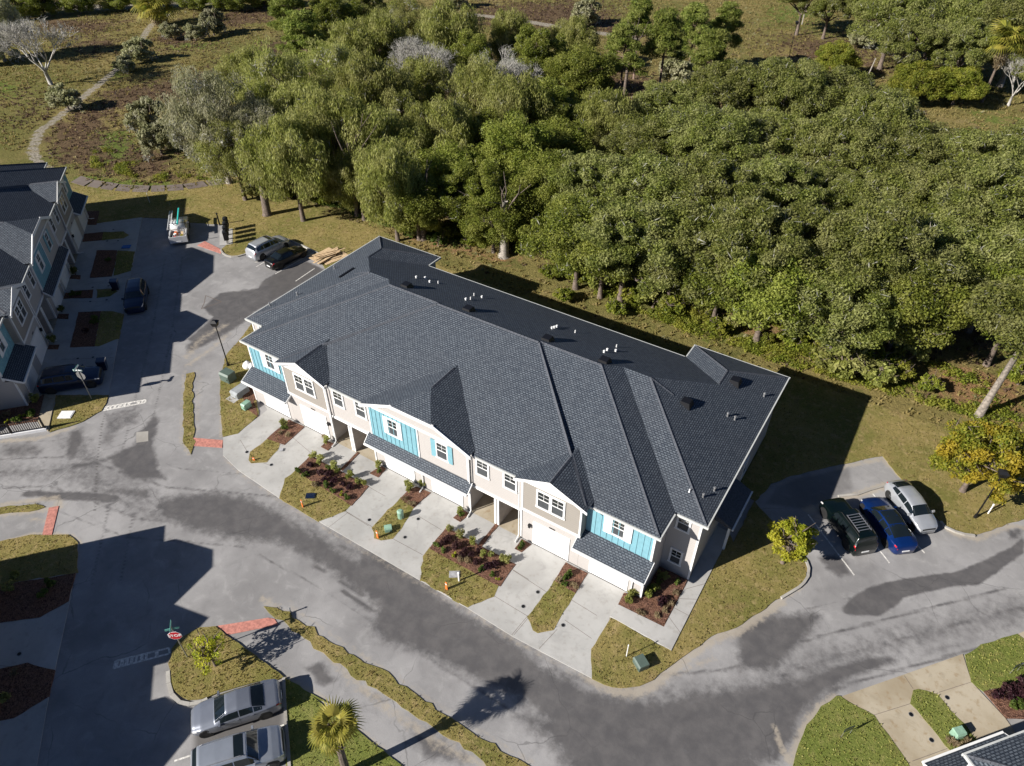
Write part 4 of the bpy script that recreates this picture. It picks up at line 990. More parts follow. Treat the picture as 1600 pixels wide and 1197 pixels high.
# ------------------------------------------------------------------ vegetation
def unit(v): return v / (np.linalg.norm(v, axis=1, keepdims=True) + 1e-9)
def leaf_arrays(C, R, per, size, asp=.5, flat=0.0, shell=.3, up=0.3, droop=False, rng=RNG):
    """leaf-sized diamonds scattered through ellipsoid clumps"""
    C = np.asarray(C, float); R = np.asarray(R, float); n = len(C)
    idx = np.repeat(np.arange(n), per); m = len(idx)
    d = unit(rng.normal(size=(m, 3))); r = shell + (1 - shell) * rng.random(m) ** .6
    P = C[idx] + d * r[:, None] * R[idx]
    nrm = unit(d * .8 + rng.normal(size=(m, 3)) * 1.0 + np.array([0, 0, up]))
    t = unit(np.cross(nrm, rng.normal(size=(m, 3))))
    if droop: t = unit(t * .5 + np.array([0, 0, -1.0]) + d * .35); nrm = unit(np.cross(t, rng.normal(size=(m, 3))))
    b = np.cross(nrm, t)
    s = size * (.6 + .8 * rng.random(m))[:, None]
    a = t * s; c = b * s * asp
    V = np.stack([P - a, P - c, P + a, P + c], 1).reshape(-1, 3)
    F = np.arange(4 * m).reshape(-1, 4)
    return V, F
def cloud(name, C, R, per, size, mat, **kw):
    V, F = leaf_arrays(C, R, per, size, **kw)
    return np_mesh(name, V, F, mat)
def limbs(mb, base, targets, r0, n=5, sag=.12, rnd=random):
    for t in targets:
        t = Vector(t); b = Vector(base); mid = b.lerp(t, .5) + Vector((rnd.uniform(-.5, .5), rnd.uniform(-.5, .5), rnd.uniform(.1, .8)))
        q = b.lerp(mid, .5) + Vector((rnd.uniform(-.15, .15), rnd.uniform(-.15, .15), 0))
        mb.tube([b, q, mid, t], [r0, r0 * .75, r0 * .5, r0 * .18], n, cap=False)
PROTO = {}
def proto(key, trunk, crowns, cz, R):
    """crowns: list of (name, mesh)"""
    PROTO[key] = (trunk, crowns, cz, R)
def make_oak(key, seed, R, H, trunk_h, mat, moss=0, bark='bark', flat=.62, n=120, per=120, size=.3, lean=(0, 0), gap=.0, cr=(.75, 1.75), low=-.6):
    rr = random.Random(seed); rg = np.random.default_rng(seed)
    C = []; RR = []
    cz = H - R * flat
    k = 0
    while len(C) < n and k < 4000:
        k += 1
        th = rr.uniform(0, 2 * math.pi); ph = rr.uniform(low, 1) ; z = ph; rad = math.sqrt(max(0, 1 - z * z))
        q = rr.uniform(.72, 1.0) if rr.random() < .8 else rr.uniform(.3, .7)
        wob = 1 + .16 * math.sin(3 * th + seed) + .1 * math.sin(5 * th + 2 * seed)
        p = (R * q * rad * math.cos(th) * wob + lean[0], R * q * rad * math.sin(th) * wob + lean[1], cz + R * flat * q * z)
        if gap and rr.random() < gap * (.5 + .5 * math.sin(th * 4 + z * 5 + seed)): continue
        C.append(p); s = rr.uniform(*cr); RR.append((s, s, s * .62))
    big_ = size > .24
    wp = mat in ('mossy', 'olive') and R > 4
    if wp: RR = [(q_[0] * .85, q_[0] * .85, q_[2] * 1.7) for q_ in RR]
    cr1 = cloud('crown', C, RR, int(per * (2.6 if wp else 4.0)) if big_ else per, size * (.6 if wp else .39) if big_ else size, M[mat], rng=rg, droop=wp, asp=.26 if wp else .5)
    crowns = [('crown', cr1)]
    if R > 4:
        V, F = leaf_arrays(C[::2], [(1.0, 1.0, .7)] * len(C[::2]), 12, .36, asp=.09, rng=rg); crowns.append(('bare_twigs', np_mesh('bare_twigs', V, F, M['greymoss'])))
    if moss:
        pick = [c for c in C if rr.random() < moss]
        V, F = leaf_arrays([(x, y, z - .5) for x, y, z in pick], [(.9, .9, .8)] * len(pick), 45, .3, asp=.3, rng=rg)
        crowns.append(('hanging_moss', np_mesh('hanging_moss', V, F, M['greymoss'])))
    mb = MB()
    tp = (lean[0] * .35, lean[1] * .35, trunk_h)
    mb.tube([(0, 0, -.3), (lean[0] * .1, lean[1] * .1, trunk_h * .35), tp], [R * .06 + .1, R * .045 + .06, R * .035 + .04], 8)
    lows = sorted(C, key=lambda c: rr.random())[:26]
    limbs(mb, tp, lows[:12], R * .028 + .02, 5, rnd=rr)
    for t in lows[12:]:
        s = Vector(lows[rr.randrange(12)]).lerp(Vector(tp), .4); mb.tube([s, Vector(t) * .97 + Vector((0, 0, .35)), Vector(t) + Vector((rr.uniform(-.6, .6), rr.uniform(-.6, .6), .75))], [.07, .045, .015], 4, cap=False)
    proto(key, mb.mesh('trunk', M[bark], True), crowns, cz, R)
make_oak('oak_a', 1, 6.0, 11, 3.6, 'oak', n=135, per=125, gap=.4, cr=(.65, 1.5)); make_oak('oak_b', 2, 5.4, 10.4, 3.4, 'oak', n=120, per=125, gap=.3, cr=(.65, 1.4)); make_oak('oak_c', 3, 6.6, 12, 4, 'oak', n=170, per=125, gap=.35, bark='palebark'); make_oak('oak_d', 4, 4.6, 9, 3, 'dense', n=110, per=120)
make_oak(low=-.95, key='mossy_a', seed=5, R=5.4, H=12.5, trunk_h=4, mat='mossy', moss=.35, n=110, per=120, size=.26, gap=.4, flat=.85, bark='palebark'); make_oak(low=-.95, key='mossy_b', seed=6, R=4.6, H=13, trunk_h=5, mat='olive', moss=.15, n=100, per=120, size=.26, gap=.3, flat=1.05)
make_oak(low=-.95, key='olive_a', seed=7, R=4.4, H=12, trunk_h=4.5, mat='olive', n=95, per=130, gap=.25, flat=1.1); make_oak(low=-.95, key='olive_b', seed=8, R=5.2, H=11.5, trunk_h=4, mat='olive', n=120, per=130, gap=.3, flat=.8); make_oak(low=-.95, key='dense_a', seed=9, R=4.8, H=11.5, trunk_h=4, mat='dense', n=120, per=130, flat=.95, cr=(.8, 1.3)); make_oak(low=-.95, key='dense_b', seed=10, R=4.0, H=10, trunk_h=4, mat='dense', n=90, per=130, flat=1.1)
make_oak('bush_yg', 11, 3.4, 5.4, 1.2, 'yellowgreen', n=70, per=130, size=.26, flat=.7, cr=(.7, 1.1)); make_oak('bush_olive', 12, 2.4, 4.2, 1, 'mossy', n=45, per=130, size=.2, flat=.85, cr=(.5, .9), gap=.3, moss=.2)
make_oak('gold_a', 13, 2.6, 5.6, 1.6, 'gold', n=125, per=150, size=.1, flat=.95, cr=(.4, .7)); make_oak('lime_a', 14, 1.35, 3.7, 1.5, 'lime', n=64, per=90, size=.09, flat=1.0, cr=(.22, .42)); make_oak('gold_b', 15, 1.3, 3.3, 1.2, 'lime', n=46, per=30, size=.09, flat=.95, cr=(.2, .4), gap=.3)
make_oak('weedbush', 16, 1.3, 1.9, .3, 'yellowgreen', n=26, per=95, size=.16, flat=.6, cr=(.3, .55)); make_oak('weedbush_b', 17, 1.5, 2.4, .4, 'olive', n=28, per=95, size=.18, flat=.7, cr=(.3, .6)); make_oak('lean_oak', 18, 4.6, 11.5, 7.6, 'oak', n=100, per=125, flat=.6, lean=(1.2, 2.2), bark='greybark')
make_oak('thicket', 20, 4.2, 6.0, .8, 'dense', n=80, per=110, size=.28, flat=.7, cr=(.8, 1.3), low=-.95); make_oak('sapling', 19, .8, 1.7, .5, 'shrub', n=16, per=70, size=.12, flat=.9, cr=(.2, .35))
def make_pine(key, seed, R, H, mat='pine', bare=.5):
    rr = random.Random(seed); rg = np.random.default_rng(seed); C = []; RR = []; mb = MB()
    mb.tube([(0, 0, -.3), (.1, 0, H * .5), (.2, .1, H * .95)], [.26, .2, .05], 7)
    for i in range(62):
        z = H * (bare + (1 - bare) * rr.random()); f = 1 - ((z / H - bare) / (1 - bare)) * .7
        th = rr.uniform(0, 6.28); q = R * f * rr.uniform(.4, 1)
        p = (q * math.cos(th), q * math.sin(th), z + q * .15); C.append(p); s = rr.uniform(.9, 1.5); RR.append((s, s, s * .5))
        mb.tube([(0.1, 0, z - .3), (p[0] * .6, p[1] * .6, z), p], [.07, .05, .02], 4, cap=False)
    proto(key, mb.mesh('trunk', M['brownbark'], True), [('crown', cloud('crown', C, RR, 260, .3, M[mat], asp=.2, shell=.15, rng=rg))], H * (1 + bare) / 2, R)
make_pine('pine_a', 21, 4.6, 17, bare=.45); make_pine('pine_b', 22, 4.0, 15, bare=.55); make_pine('pine_c', 23, 5.0, 14, bare=.4)
def make_bare(key, seed, H, R, mat='bone', depth=5, fuzz=None):
    rr = random.Random(seed); mb = MB(); tips = []
    def grow(p, d, l, r, k):
        q = p + d * l; m_ = p.lerp(q, .5) + Vector((rr.uniform(-.06, .06) * l, rr.uniform(-.06, .06) * l, 0))
        mb.tube([p, m_, q], [r, r * .85, r * .66], 5 if r > .06 else 3, cap=False)
        if k == 0: tips.append(q); return
        for _ in range(3 if k > 1 else 2 + (rr.random() < .6)):
            a = Vector((rr.gauss(0, 1), rr.gauss(0, 1), rr.gauss(.25, .6))); a.normalize()
            nd = (d * 1.0 + a * .72); nd.z += .16; nd.normalize()
            grow(q, nd, l * rr.uniform(.62, .86), max(.034, r * .62), k - 1)
    base = Vector((0, 0, -.2)); top = Vector((.1, .05, H * .2))
    mb.tube([base, top], [.34, .26], 7)
    for i in range(5):
        th = i * 1.26 + rr.uniform(-.3, .3); d = Vector((math.cos(th) * .75 * R / H * 2, math.sin(th) * .75 * R / H * 2, 1)).normalized(); grow(top, d, H * .25, .15, depth - 1)
    cr_ = []
    if fuzz:
        V, F = leaf_arrays([tuple(t) for t in tips], [(.5, .5, .45)] * len(tips), 2, .4, asp=.05, rng=np.random.default_rng(seed)); cr_ = [('twigs', np_mesh('twigs', V, F, M[fuzz]))]
    proto(key, mb.mesh('trunk', M[mat], True), cr_, H * .65, R)
make_bare('bare_a', 31, 9, 5, depth=6, fuzz='greymoss'); make_bare('bare_b', 32, 12, 3.8, depth=6, fuzz='greymoss'); make_bare('bare_c', 33, 11, 3.4, depth=6, fuzz='greymoss')

def plant(key, x, y, s=1.0, rz=None, name='tree', label='', cat='tree', group=None, z=0.0, sz=None, trunk_name='trunk'):
    tr, crs, cz, R = PROTO[key]
    t = thing(name, label, cat, (x, y, z), random.uniform(0, 6.28) if rz is None else rz, group)
    t.scale = (s, s, s if sz is None else sz)
    link(trunk_name, tr, t)
    for nm, me in crs:
        o = link(nm, me, t)
        if nm in ('bare_twigs', 'hanging_moss', 'twigs'): o['kind'] = 'stuff'
    return t
def tree_at(key, px, py, s=1.0, sz=None, **kw):
    """px, py: the middle of the crown in the photograph"""
    if sz is None: sz = s * random.uniform(.86, 1.14)
    cz = PROTO[key][2] * sz
    x, y = G(px, py, cz)
    return plant(key, x, y, s, sz=sz, **kw)
ORD = ['first', 'second', 'third', 'fourth', 'fifth', 'sixth', 'seventh', 'eighth', 'ninth', 'tenth', 'eleventh', 'twelfth', 'thirteenth', 'fourteenth', 'fifteenth']
def ranked(items, bands, keyf=lambda a: ''):
    '''items (px, py, ...) -> index: (band name, kind, rank from the left, size of the set)'''
    sets = {}
    for i, it in enumerate(items):
        bn = next(n for lim, n in bands if it[1] < lim); sets.setdefault((bn, keyf(it)), []).append(i)
    out = {}
    for (bn, kf), idx in sets.items():
        idx.sort(key=lambda i: items[i][0])
        for r_, i in enumerate(idx): out[i] = (bn, ORD[r_] + ' from the left' if len(idx) > 1 else 'the only one')
    return out
CG = 'live oaks of the dense canopy behind the row'
CL = 'dark green live oak merged into the dense canopy behind the townhouse row'
canopy = [(1052, 168, 'oak_b', 1.0), (1135, 150, 'oak_a', 1.0), (1225, 148, 'oak_c', .95), (1310, 158, 'oak_a', .95), (1375, 190, 'oak_b', 1.0), (1012, 225, 'oak_a', .95), (1110, 222, 'oak_c', 1.0), (1215, 220, 'oak_b', 1.05), (1310, 232, 'oak_a', 1.0), (1400, 255, 'oak_c', .95), (1478, 240, 'oak_b', .95), (1545, 262, 'oak_a', .95),
          (925, 290, 'oak_b', 1.0), (1010, 300, 'oak_a', 1.0), (1110, 305, 'oak_b', 1.1), (1205, 300, 'oak_a', .85), (1300, 315, 'oak_c', .8), (1395, 320, 'oak_b', 1.0), (1480, 320, 'oak_a', 1.0), (1570, 335, 'oak_c', 1.0), (905, 365, 'oak_d', 1.0), (980, 375, 'oak_b', 1.0), (1080, 385, 'oak_a', 1.0), (1180, 390, 'oak_b', 1.0), (1275, 395, 'oak_a', .9), (1370, 405, 'oak_c', .9), (1460, 410, 'oak_b', 1.0), (1560, 420, 'oak_a', .95),
          (945, 385, 'oak_d', .9), (1055, 402, 'oak_b', .85), (1205, 445, 'oak_d', 1.05), (1320, 480, 'oak_b', .95), (1420, 470, 'oak_d', 1.0), (1640, 300, 'oak_a', 1.0), (1660, 400, 'oak_b', 1.0), (1625, 230, 'oak_b', .9), (1130, 430, 'oak_d', .8), (1590, 480, 'oak_d', .9)]
rk = ranked(canopy, [(200, 'back'), (275, 'second back'), (350, 'middle'), (425, 'second front'), (999, 'front')])
for i, (px, py, k, s) in enumerate(canopy): tree_at(k, px, py, s, name='live_oak', label='dark live oak, %s in the %s row of the dense canopy' % (rk[i][1], rk[i][0]), cat='tree', group=CG)
x, y = G(1527, 652)
plant('lean_oak', x, y, 1.0, rz=math.atan2(.35, .94) - .35, name='leaning_oak', label='oak with a bare pale leaning trunk standing alone on the lawn at the right', cat='tree')
MG = 'mixed trees of the wood left of the dense canopy'
def wood(px, py, k, s, sz=None, rk=('', '')):
    lab = {'mos': 'mossy grey-olive tree', 'oli': 'feathery light olive tree', 'den': 'fresh green leafy tree', 'oak': 'dark broad oak', 'pin': 'tall pine'}[k[:3]] + ', %s in the %s tier of the wood' % (rk[1], rk[0])
    tree_at(k, px, py, s, sz, name={'mos': 'mossy_tree', 'oli': 'olive_tree', 'den': 'leafy_tree', 'oak': 'oak_tree', 'pin': 'pine_tree'}[k[:3]], label=lab, cat='tree', group=MG + ', ' + k[:3].replace('mos', 'mossy').replace('oli', 'olive').replace('den', 'green').replace('pin', 'pines'))
WT = [(330, 180, 'mossy_a', 1.05), (400, 215, 'mossy_a', .95), (365, 240, 'mossy_b', .85), (430, 140, 'mossy_b', 1.0), (395, 120, 'olive_b', .9), (470, 190, 'olive_a', 1.0), (455, 250, 'olive_b', .9), (475, 60, 'pine_c', 1.0), (520, 35, 'dense_a', 1.1), (560, 15, 'oak_a', .9), (450, 15, 'pine_a', .9),
          (515, 120, 'mossy_b', 1.0), (520, 215, 'olive_a', 1.1), (575, 150, 'olive_b', 1.0), (600, 70, 'olive_a', 1.0), (640, 30, 'mossy_b', .9), (580, 235, 'olive_a', .95), (645, 250, 'olive_b', .85), (625, 190, 'mossy_b', .85), (690, 215, 'olive_b', .9), (700, 55, 'olive_b', 1.0), (735, 100, 'dense_a', .9), (755, 150, 'olive_a', .9), (745, 215, 'dense_a', .9), (700, 280, 'dense_b', .95),
          (650, 320, 'dense_b', .8), (612, 290, 'olive_a', .85), (745, 300, 'dense_a', .8), (800, 250, 'dense_b', 1.0), (855, 180, 'dense_a', 1.0), (840, 90, 'dense_a', .95), (905, 130, 'dense_b', 1.1), (900, 60, 'olive_b', .8), (795, 60, 'olive_a', .8), (870, 240, 'dense_b', 1.0), (815, 320, 'dense_b', .85), (940, 190, 'olive_b', .85), (860, 300, 'dense_b', .9), (770, 345, 'dense_b', .7), (800, 180, 'olive_a', .95), (660, 140, 'olive_a', .85), (545, 80, 'olive_b', .9), (560, 280, 'olive_b', .75), (420, 180, 'olive_b', .8)] + [(975, 75, 'pine_a', .85), (1040, 55, 'pine_b', .9), (1085, 45, 'pine_c', .9), (1135, 40, 'pine_c', .85), (1115, 85, 'pine_b', .8), (1000, 30, 'pine_b', .8)]
rk = ranked(WT, [(50, 'farthest'), (110, 'far'), (165, 'upper middle'), (225, 'middle'), (275, 'lower middle'), (999, 'nearest')], lambda t: t[2][:3])
for i, a in enumerate(WT): wood(*a, rk=rk[i])
for px, py, k, s in [(655, 112, 'bare_b', 1.0), (790, 130, 'bare_c', .85), (712, 130, 'bare_c', .75)]: tree_at(k, px, py, s, name='bare_tree', label={655: 'pale leafless tree with a wide fine crown in the wood', 790: 'pale leafless tree of upright twigs near the dense canopy', 712: 'small grey leafless tree between two larger leafless ones'}[px], cat='bare tree')
# trunks that can be told apart at the wood edge
for px, py, cxp, cyp, lab, r in [(558, 336, 532, 180, 'tall straight brown trunk at the wood edge left of the roof corner', .3), (660, 372, 648, 290, 'thick grey trunk with a cut limb at the wood edge behind the roof corner', .55), (787, 400, 782, 300, 'stout pale trunk at the wood edge behind the roof ridge', .55), (418, 336, 400, 250, 'forked dark trunk at the wood edge behind the parked cars', .5), (975, 150, 970, 80, 'straight brown trunk of the pine left of the canopy', .3)]:
    x, y = G(px, py); h = 9.0 if r < .4 else 6.5
    t = thing('tree_trunk', lab, 'trunk', (x, y, 0)); mb = MB(); rr = random.Random(px)
    mb.tube([(0, 0, -.2), (0, 0, .3), (.1, .1, h * .5), (.15, .1, h)], [r * 1.6, r, r * .8, r * .55], 9)
    mb.build('trunk', M['palebark' if px == 787 else 'bark'], t, True); lb = MB()
    limbs(lb, (.12, .1, h * .75), [(rr.uniform(-3, 3), rr.uniform(-2, 3), h + rr.uniform(.5, 3)) for _ in range(6)], .14, rnd=rr); lb.build('limbs', M['bark'], t, True)
# open field and its edge
for px, py, k, s, nm, lab in [(100, 152, 'bush_olive', 0.94, 'shrub', 'olive shrub below the pale leafless tree in the field'), (215, 78, 'bush_olive', 1.01, 'shrub', 'olive shrub right of the upper bend of the sandy track'), (228, 180, 'bush_olive', 0.98, 'shrub', 'grey-green shrub with pale flower heads left of the mossy trees'), (245, 215, 'bush_olive', 1.0, 'shrub', 'low dark shrub below the one with pale flower heads'), (265, 48, 'bush_olive', .8, 'shrub', 'small pale shrub just below the palm clump'), (303, 50, 'bush_olive', .7, 'shrub', 'smallest round shrub right of the palm clump'), (330, 35, 'bush_olive', 1.0, 'shrub', 'tall light shrub right of the palm clump'),
                       (195, 100, 'bush_olive', 0.7, 'shrub', 'low shrub on the bank beside the sandy track'), (1435, 128, 'bush_yg', 1.25, 'bush', 'wide yellow-green bush left of the tall palm'), (1500, 132, 'bush_yg', 1.2, 'bush', 'yellow-green bush just left of the tall palm'), (1310, 92, 'bush_yg', 1.0, 'bush', 'yellow-green bush between the lamp and the leaning white pole'), (1345, 60, 'bush_olive', .9, 'bush', 'small olive bush at the far top right clearing'), (1060, 110, 'bush_olive', 1.2, 'bush', 'scrubby olive bush below the pines'), (915, 20, 'bush_olive', 1.2, 'bush', 'lone pale bush at the far sandy track')]:
    tree_at(k, px, py, s, name=nm, label=lab, cat='shrub')
FS = [(1400, 25, 'oak_a', 1.2), (1470, 20, 'oak_b', 1.3), (1545, 25, 'oak_a', 1.3), (1600, 45, 'oak_c', 1.2), (1430, 65, 'oak_b', 1.0), (1510, 70, 'oak_b', 1.0), (1640, 95, 'oak_a', 1.0), (1300, 5, 'oak_b', .9), (1370, -10, 'oak_a', 1.2), (1260, -12, 'oak_b', 1.0)]
rk = ranked(FS, [(15, 'back'), (999, 'front')])
for i, (px, py, k, s) in enumerate(FS):
    tree_at(k, px, py, s, name='live_oak', label='grey-green oak, %s in the %s of the far top right stand' % (rk[i][1], rk[i][0]), cat='tree', group='oaks of the far top right stand')
FL = [(22, 6, 'thicket', 1.0), (62, 2, 'thicket', .9), (118, -2, 'thicket', .9), (180, -4, 'thicket', .9), (225, -5, 'thicket', .8), (300, -6, 'thicket', .9), (355, -8, 'thicket', 1.0), (410, -8, 'thicket', 1.0), (712, -4, 'bush_olive', 1.0), (-20, 30, 'mossy_a', .9), (-15, 70, 'bush_olive', 1.5)]
rk = ranked(FL, [(999, 'line')])
for i, (px, py, k, s) in enumerate(FL):
    tree_at(k, px, py, s, name='far_tree', label='distant leafy tree, %s along the top left field edge' % rk[i][1], cat='tree', group='trees along the top left field edge')
x, y = G(80, 132); plant('bare_a', x, y, 1.15, name='dead_tree', label='large white leafless tree standing alone in the top left field', cat='bare tree')
UB = [(880, 412, 'weedbush_b', 1.1), (905, 440, 'weedbush', 1.2), (940, 452, 'weedbush_b', .9), (860, 435, 'weedbush', .8), (985, 470, 'weedbush', 1.1), (1020, 480, 'weedbush_b', 1.0), (1055, 492, 'weedbush', 1.1), (1090, 498, 'weedbush', .9), (1120, 520, 'weedbush', .8), (1150, 512, 'weedbush_b', .9), (1240, 545, 'weedbush', 1.1), (1265, 560, 'weedbush', .9), (1290, 575, 'weedbush_b', 1.0), (1320, 590, 'weedbush_b', 1.2), (1350, 575, 'weedbush', 1.3), (1365, 600, 'weedbush_b', .9), (1395, 590, 'weedbush', 1.0), (1410, 560, 'weedbush_b', 1.2), (610, 352, 'weedbush', .8), (585, 345, 'weedbush', .6), (520, 320, 'weedbush', .9), (495, 318, 'weedbush', .8), (685, 385, 'sapling', .9), (880, 470, 'weedbush', .7), (960, 490, 'weedbush', .7),
                          (700, 372, 'weedbush', .9), (735, 385, 'weedbush', .7), (762, 380, 'weedbush', .9), (820, 385, 'weedbush_b', .9), (640, 372, 'sapling', .8), (1450, 610, 'weedbush', .7), (420, 300, 'weedbush', 1.0), (395, 310, 'weedbush_b', .8), (450, 310, 'weedbush', .8), (1195, 535, 'weedbush', .6), (1590, 600, 'weedbush', 1.0)]
rk = ranked(UB, [(345, 'upper left'), (400, 'left'), (460, 'middle left'), (510, 'middle'), (570, 'right'), (999, 'far right')])
for i, (px, py, k, s) in enumerate(UB):
    x, y = G(px, py); plant(k, x, y, s, name='undergrowth_bush', label='low yellow-green bush, %s in the %s part of the wood edge' % (rk[i][1], rk[i][0]), cat='bush', group='bushes along the wood edge')
# young ornamental trees by the parking
x, y = G(1222, 880); plant('lime_a', x, y, 1.0, name='young_tree', label='small lime-yellow tree on the lawn left of the dark green car', cat='tree')
x, y = G(1503, 768); plant('gold_a', x, y, 1.08, name='golden_tree', label='golden and green autumn tree on the lawn right of the silver hatchback', cat='tree')
x, y = G(337.5, 1040.6); plant('gold_b', x, y, .8, name='young_tree', label='sparse golden sapling on the island by the stop sign', cat='tree')
# palms
def fan_mesh(seed, n=15, L_=1.0, mat='palm', droop=.35):
    rr = random.Random(seed); V = []; F = []
    st = Vector((0, 0, 0)); pe = Vector((1.0 * L_, 0, .3 * L_))
    V += [(0, -.03, 0), (0, .03, 0), (pe.x, .02, pe.z), (pe.x, -.02, pe.z)]; F.append((0, 1, 2, 3))
    for i in range(n):
        a = (i / (n - 1) - .5) * 3.6; ln = L_ * (1.05 - .25 * abs(a) / 1.8) * rr.uniform(.9, 1.1)
        dx, dy = math.cos(a), math.sin(a); w = .05 * L_
        for (u0, u1) in ((0, .6), (.6, 1)):
            w0 = w * (1 if u0 == 0 else 1.0); w1 = w if u1 < 1 else .006
            z0 = pe.z + .1 * ln * u0 - droop * ln * u0 ** 2; z1 = pe.z + .1 * ln * u1 - droop * ln * u1 ** 2 * (1.25 if u1 == 1 else 1)
            b = len(V)
            V += [(pe.x + dx * ln * u0 - dy * w0, dy * ln * u0 + dx * w0, z0), (pe.x + dx * ln * u0 + dy * w0, dy * ln * u0 - dx * w0, z0 + .02), (pe.x + dx * ln * u1 + dy * w1, dy * ln * u1 - dx * w1, z1 + .02), (pe.x + dx * ln * u1 - dy * w1, dy * ln * u1 + dx * w1, z1)]
            F.append((b, b + 1, b + 2, b + 3))
    return np_mesh('frond', V, F, M[mat])
FANS = [fan_mesh(1), fan_mesh(2, 17, 1.1, droop=.5), fan_mesh(3, 13, .9, 'yellowgreen', .45)]; DEADFAN = fan_mesh(5, 12, .85, 'straw', 1.1); GOLDFAN = fan_mesh(6, 12, .6, 'gold', .7)
def palm(x, y, h, label, s=1.0, n=30, lean=(0, 0), dead=8, skirt=False, gold=False, seed=1):
    rr = random.Random(seed); t = thing('palm_tree', label, 'palm', (x, y, 0)); mb = MB()
    mb.tube([(0, 0, -.2), (lean[0] * .4, lean[1] * .4, h * .5), (lean[0], lean[1], h)], [.24, .19, .23], 9)
    for k in range(26):
        z = h * (.62 + .38 * k / 26); th = k * 2.4; f = z / h; cx_, cy_ = lean[0] * f, lean[1] * f
        mb.hexa([(cx_ + math.cos(th + d) * r_, cy_ + math.sin(th + d) * r_, z + dz) for dz, r1 in ((0, .2), (.22, .34)) for d, r_ in ((-.3, r1), (.3, r1), (.25, r1 + .05), (-.25, r1 + .05))])
    mb.build('trunk', M['bark'], t)
    for i in range(n):
        th = i * 2.4 + rr.uniform(-.2, .2); el = .95 - 1.35 * (i / n) + rr.uniform(-.1, .1)
        link('frond', FANS[i % 3], t, (lean[0], lean[1], h), (rr.uniform(-.3, .3), -el, th), (s * rr.uniform(.85, 1.1),) * 3)
    for i in range(dead):
        link('dead_frond', DEADFAN, t, (lean[0], lean[1], h - .15), (rr.uniform(-.4, .4), .95 + rr.uniform(-.1, .3), i * 6.28 / dead + .3), (s * .85,) * 3)
    if gold: link('gold_flower_spray', GOLDFAN, t, (lean[0], lean[1], h - .1), (0, .5, -1.1), (1.1,) * 3)
    if skirt:
        V, F = leaf_arrays([(lean[0], lean[1], h - 1.2 - .5 * k) for k in range(5)], [(.9 - .05 * k, .9 - .05 * k, .6) for k in range(5)], 120, .35, asp=.12)
        link('dead_skirt', np_mesh('dead_skirt', V, F, M['straw']), t)
    return t
x, y = G(521, 1149, 4.5); palm(x, y, 4.5, 'cabbage palm on the green strip beside the parked silver cars', .68, 34, (-.2, .3), 4, gold=True)
x, y = G(1572, 68, 9); palm(x, y, 9, 'tall palm with a ragged dead skirt at the far top right', 1.9, 36, (0, 0), 10, True, seed=3)
x, y = G(252, 40); palm(x, y, 3.2, 'squat dark palm clump on the field above the track', 2.4, 40, (0, 0), 12, True, seed=4)
# the pale dead tangle under the tall palm
x, y = G(1575, 165); plant('bare_c', x, y, .7, name='dead_tangle', label='tangle of bare pale branches at the foot of the tall palm', cat='bare tree')

# shrubs in the planting beds
def small(name, mat, n, r, h, per, size, asp=.5, seed=1, stems=True):
    rr = random.Random(seed); C = [(rr.uniform(-r, r) * .6, rr.uniform(-r, r) * .6, h * rr.uniform(.35, .9)) for _ in range(n)]
    me = cloud('foliage', C, [(r * .45, r * .45, h * .25)] * n, per, size, M[mat], asp=asp, shell=.2, rng=np.random.default_rng(seed)); mb = MB()
    for c in C: mb.tube([(0, 0, 0), (c[0] * .6, c[1] * .6, c[2] * .5), c], [.02, .014, .006], 3, cap=False)
    PROTO[name] = (mb.mesh('stems', M['bark']), [('foliage', me)], h, r)
small('shrub_round', 'shrub', 9, .34, .5, 34, .075); small('shrub_tall', 'olive', 12, .42, 1.0, 34, .085, seed=2); small('shrub_purple', 'purple', 12, .42, .5, 34, .075, seed=3); small('shrub_lime', 'lime', 6, .24, .34, 30, .065, seed=4); small('tuft_variegated', 'straw', 8, .3, .3, 12, .2, .12, 5); small('shrub_dark', 'oak', 10, .4, .8, 34, .09, seed=6)
SH = {'r': ('shrub_round', 'round green shrub'), 't': ('shrub_tall', 'upright leafy shrub'), 'p': ('shrub_purple', 'low dark purple shrub'), 'l': ('shrub_lime', 'small lime-green plant'), 'v': ('tuft_variegated', 'pale straw-coloured spiky plant'), 'd': ('shrub_dark', 'dark green shrub')}
def shrubs(fn, lst, where, group, s=1.0):
    it = sorted(range(len(lst)), key=lambda i: lst[i][1]); cnt = {}
    tot = {}
    for k, x, y in lst: tot[k] = tot.get(k, 0) + 1
    for i in it:
        k, x, y = lst[i]; (X, Y), = fn([(x, y)]); key, desc = SH[k]; r_ = cnt.get(k, 0); cnt[k] = r_ + 1
        plant(key, X, Y, s * random.uniform(.62, .9), name='shrub', label=desc + (', ' + ORD[r_] + ' from the left' if tot[k] > 1 else '') + ' ' + where, cat='shrub', group=group + ', ' + desc, z=.06, trunk_name='stems')
shrubs(Zk, [('t', 865, 440), ('t', 920, 480), ('r', 990, 530), ('d', 1075, 570), ('t', 1185, 615), ('t', 1255, 670), ('r', 720, 560), ('r', 785, 600), ('p', 830, 520), ('p', 930, 590), ('p', 960, 640), ('p', 1050, 650), ('p', 1120, 690), ('p', 1190, 710), ('l', 855, 665), ('v', 870, 680), ('r', 970, 690), ('r', 1030, 740), ('l', 1105, 765), ('r', 1155, 800), ('p', 800, 580), ('p', 1000, 600), ('t', 1040, 530), ('t', 1310, 680)], 'in the left wide bed', 'shrubs of the left wide bed')
shrubs(Zk, [('r', 600, 180), ('t', 590, 150), ('v', 560, 220), ('v', 630, 240), ('t', 975, 300), ('v', 950, 250), ('t', 1435, 520), ('r', 1440, 560)], 'by the left garages', 'single shrubs by the left garages')
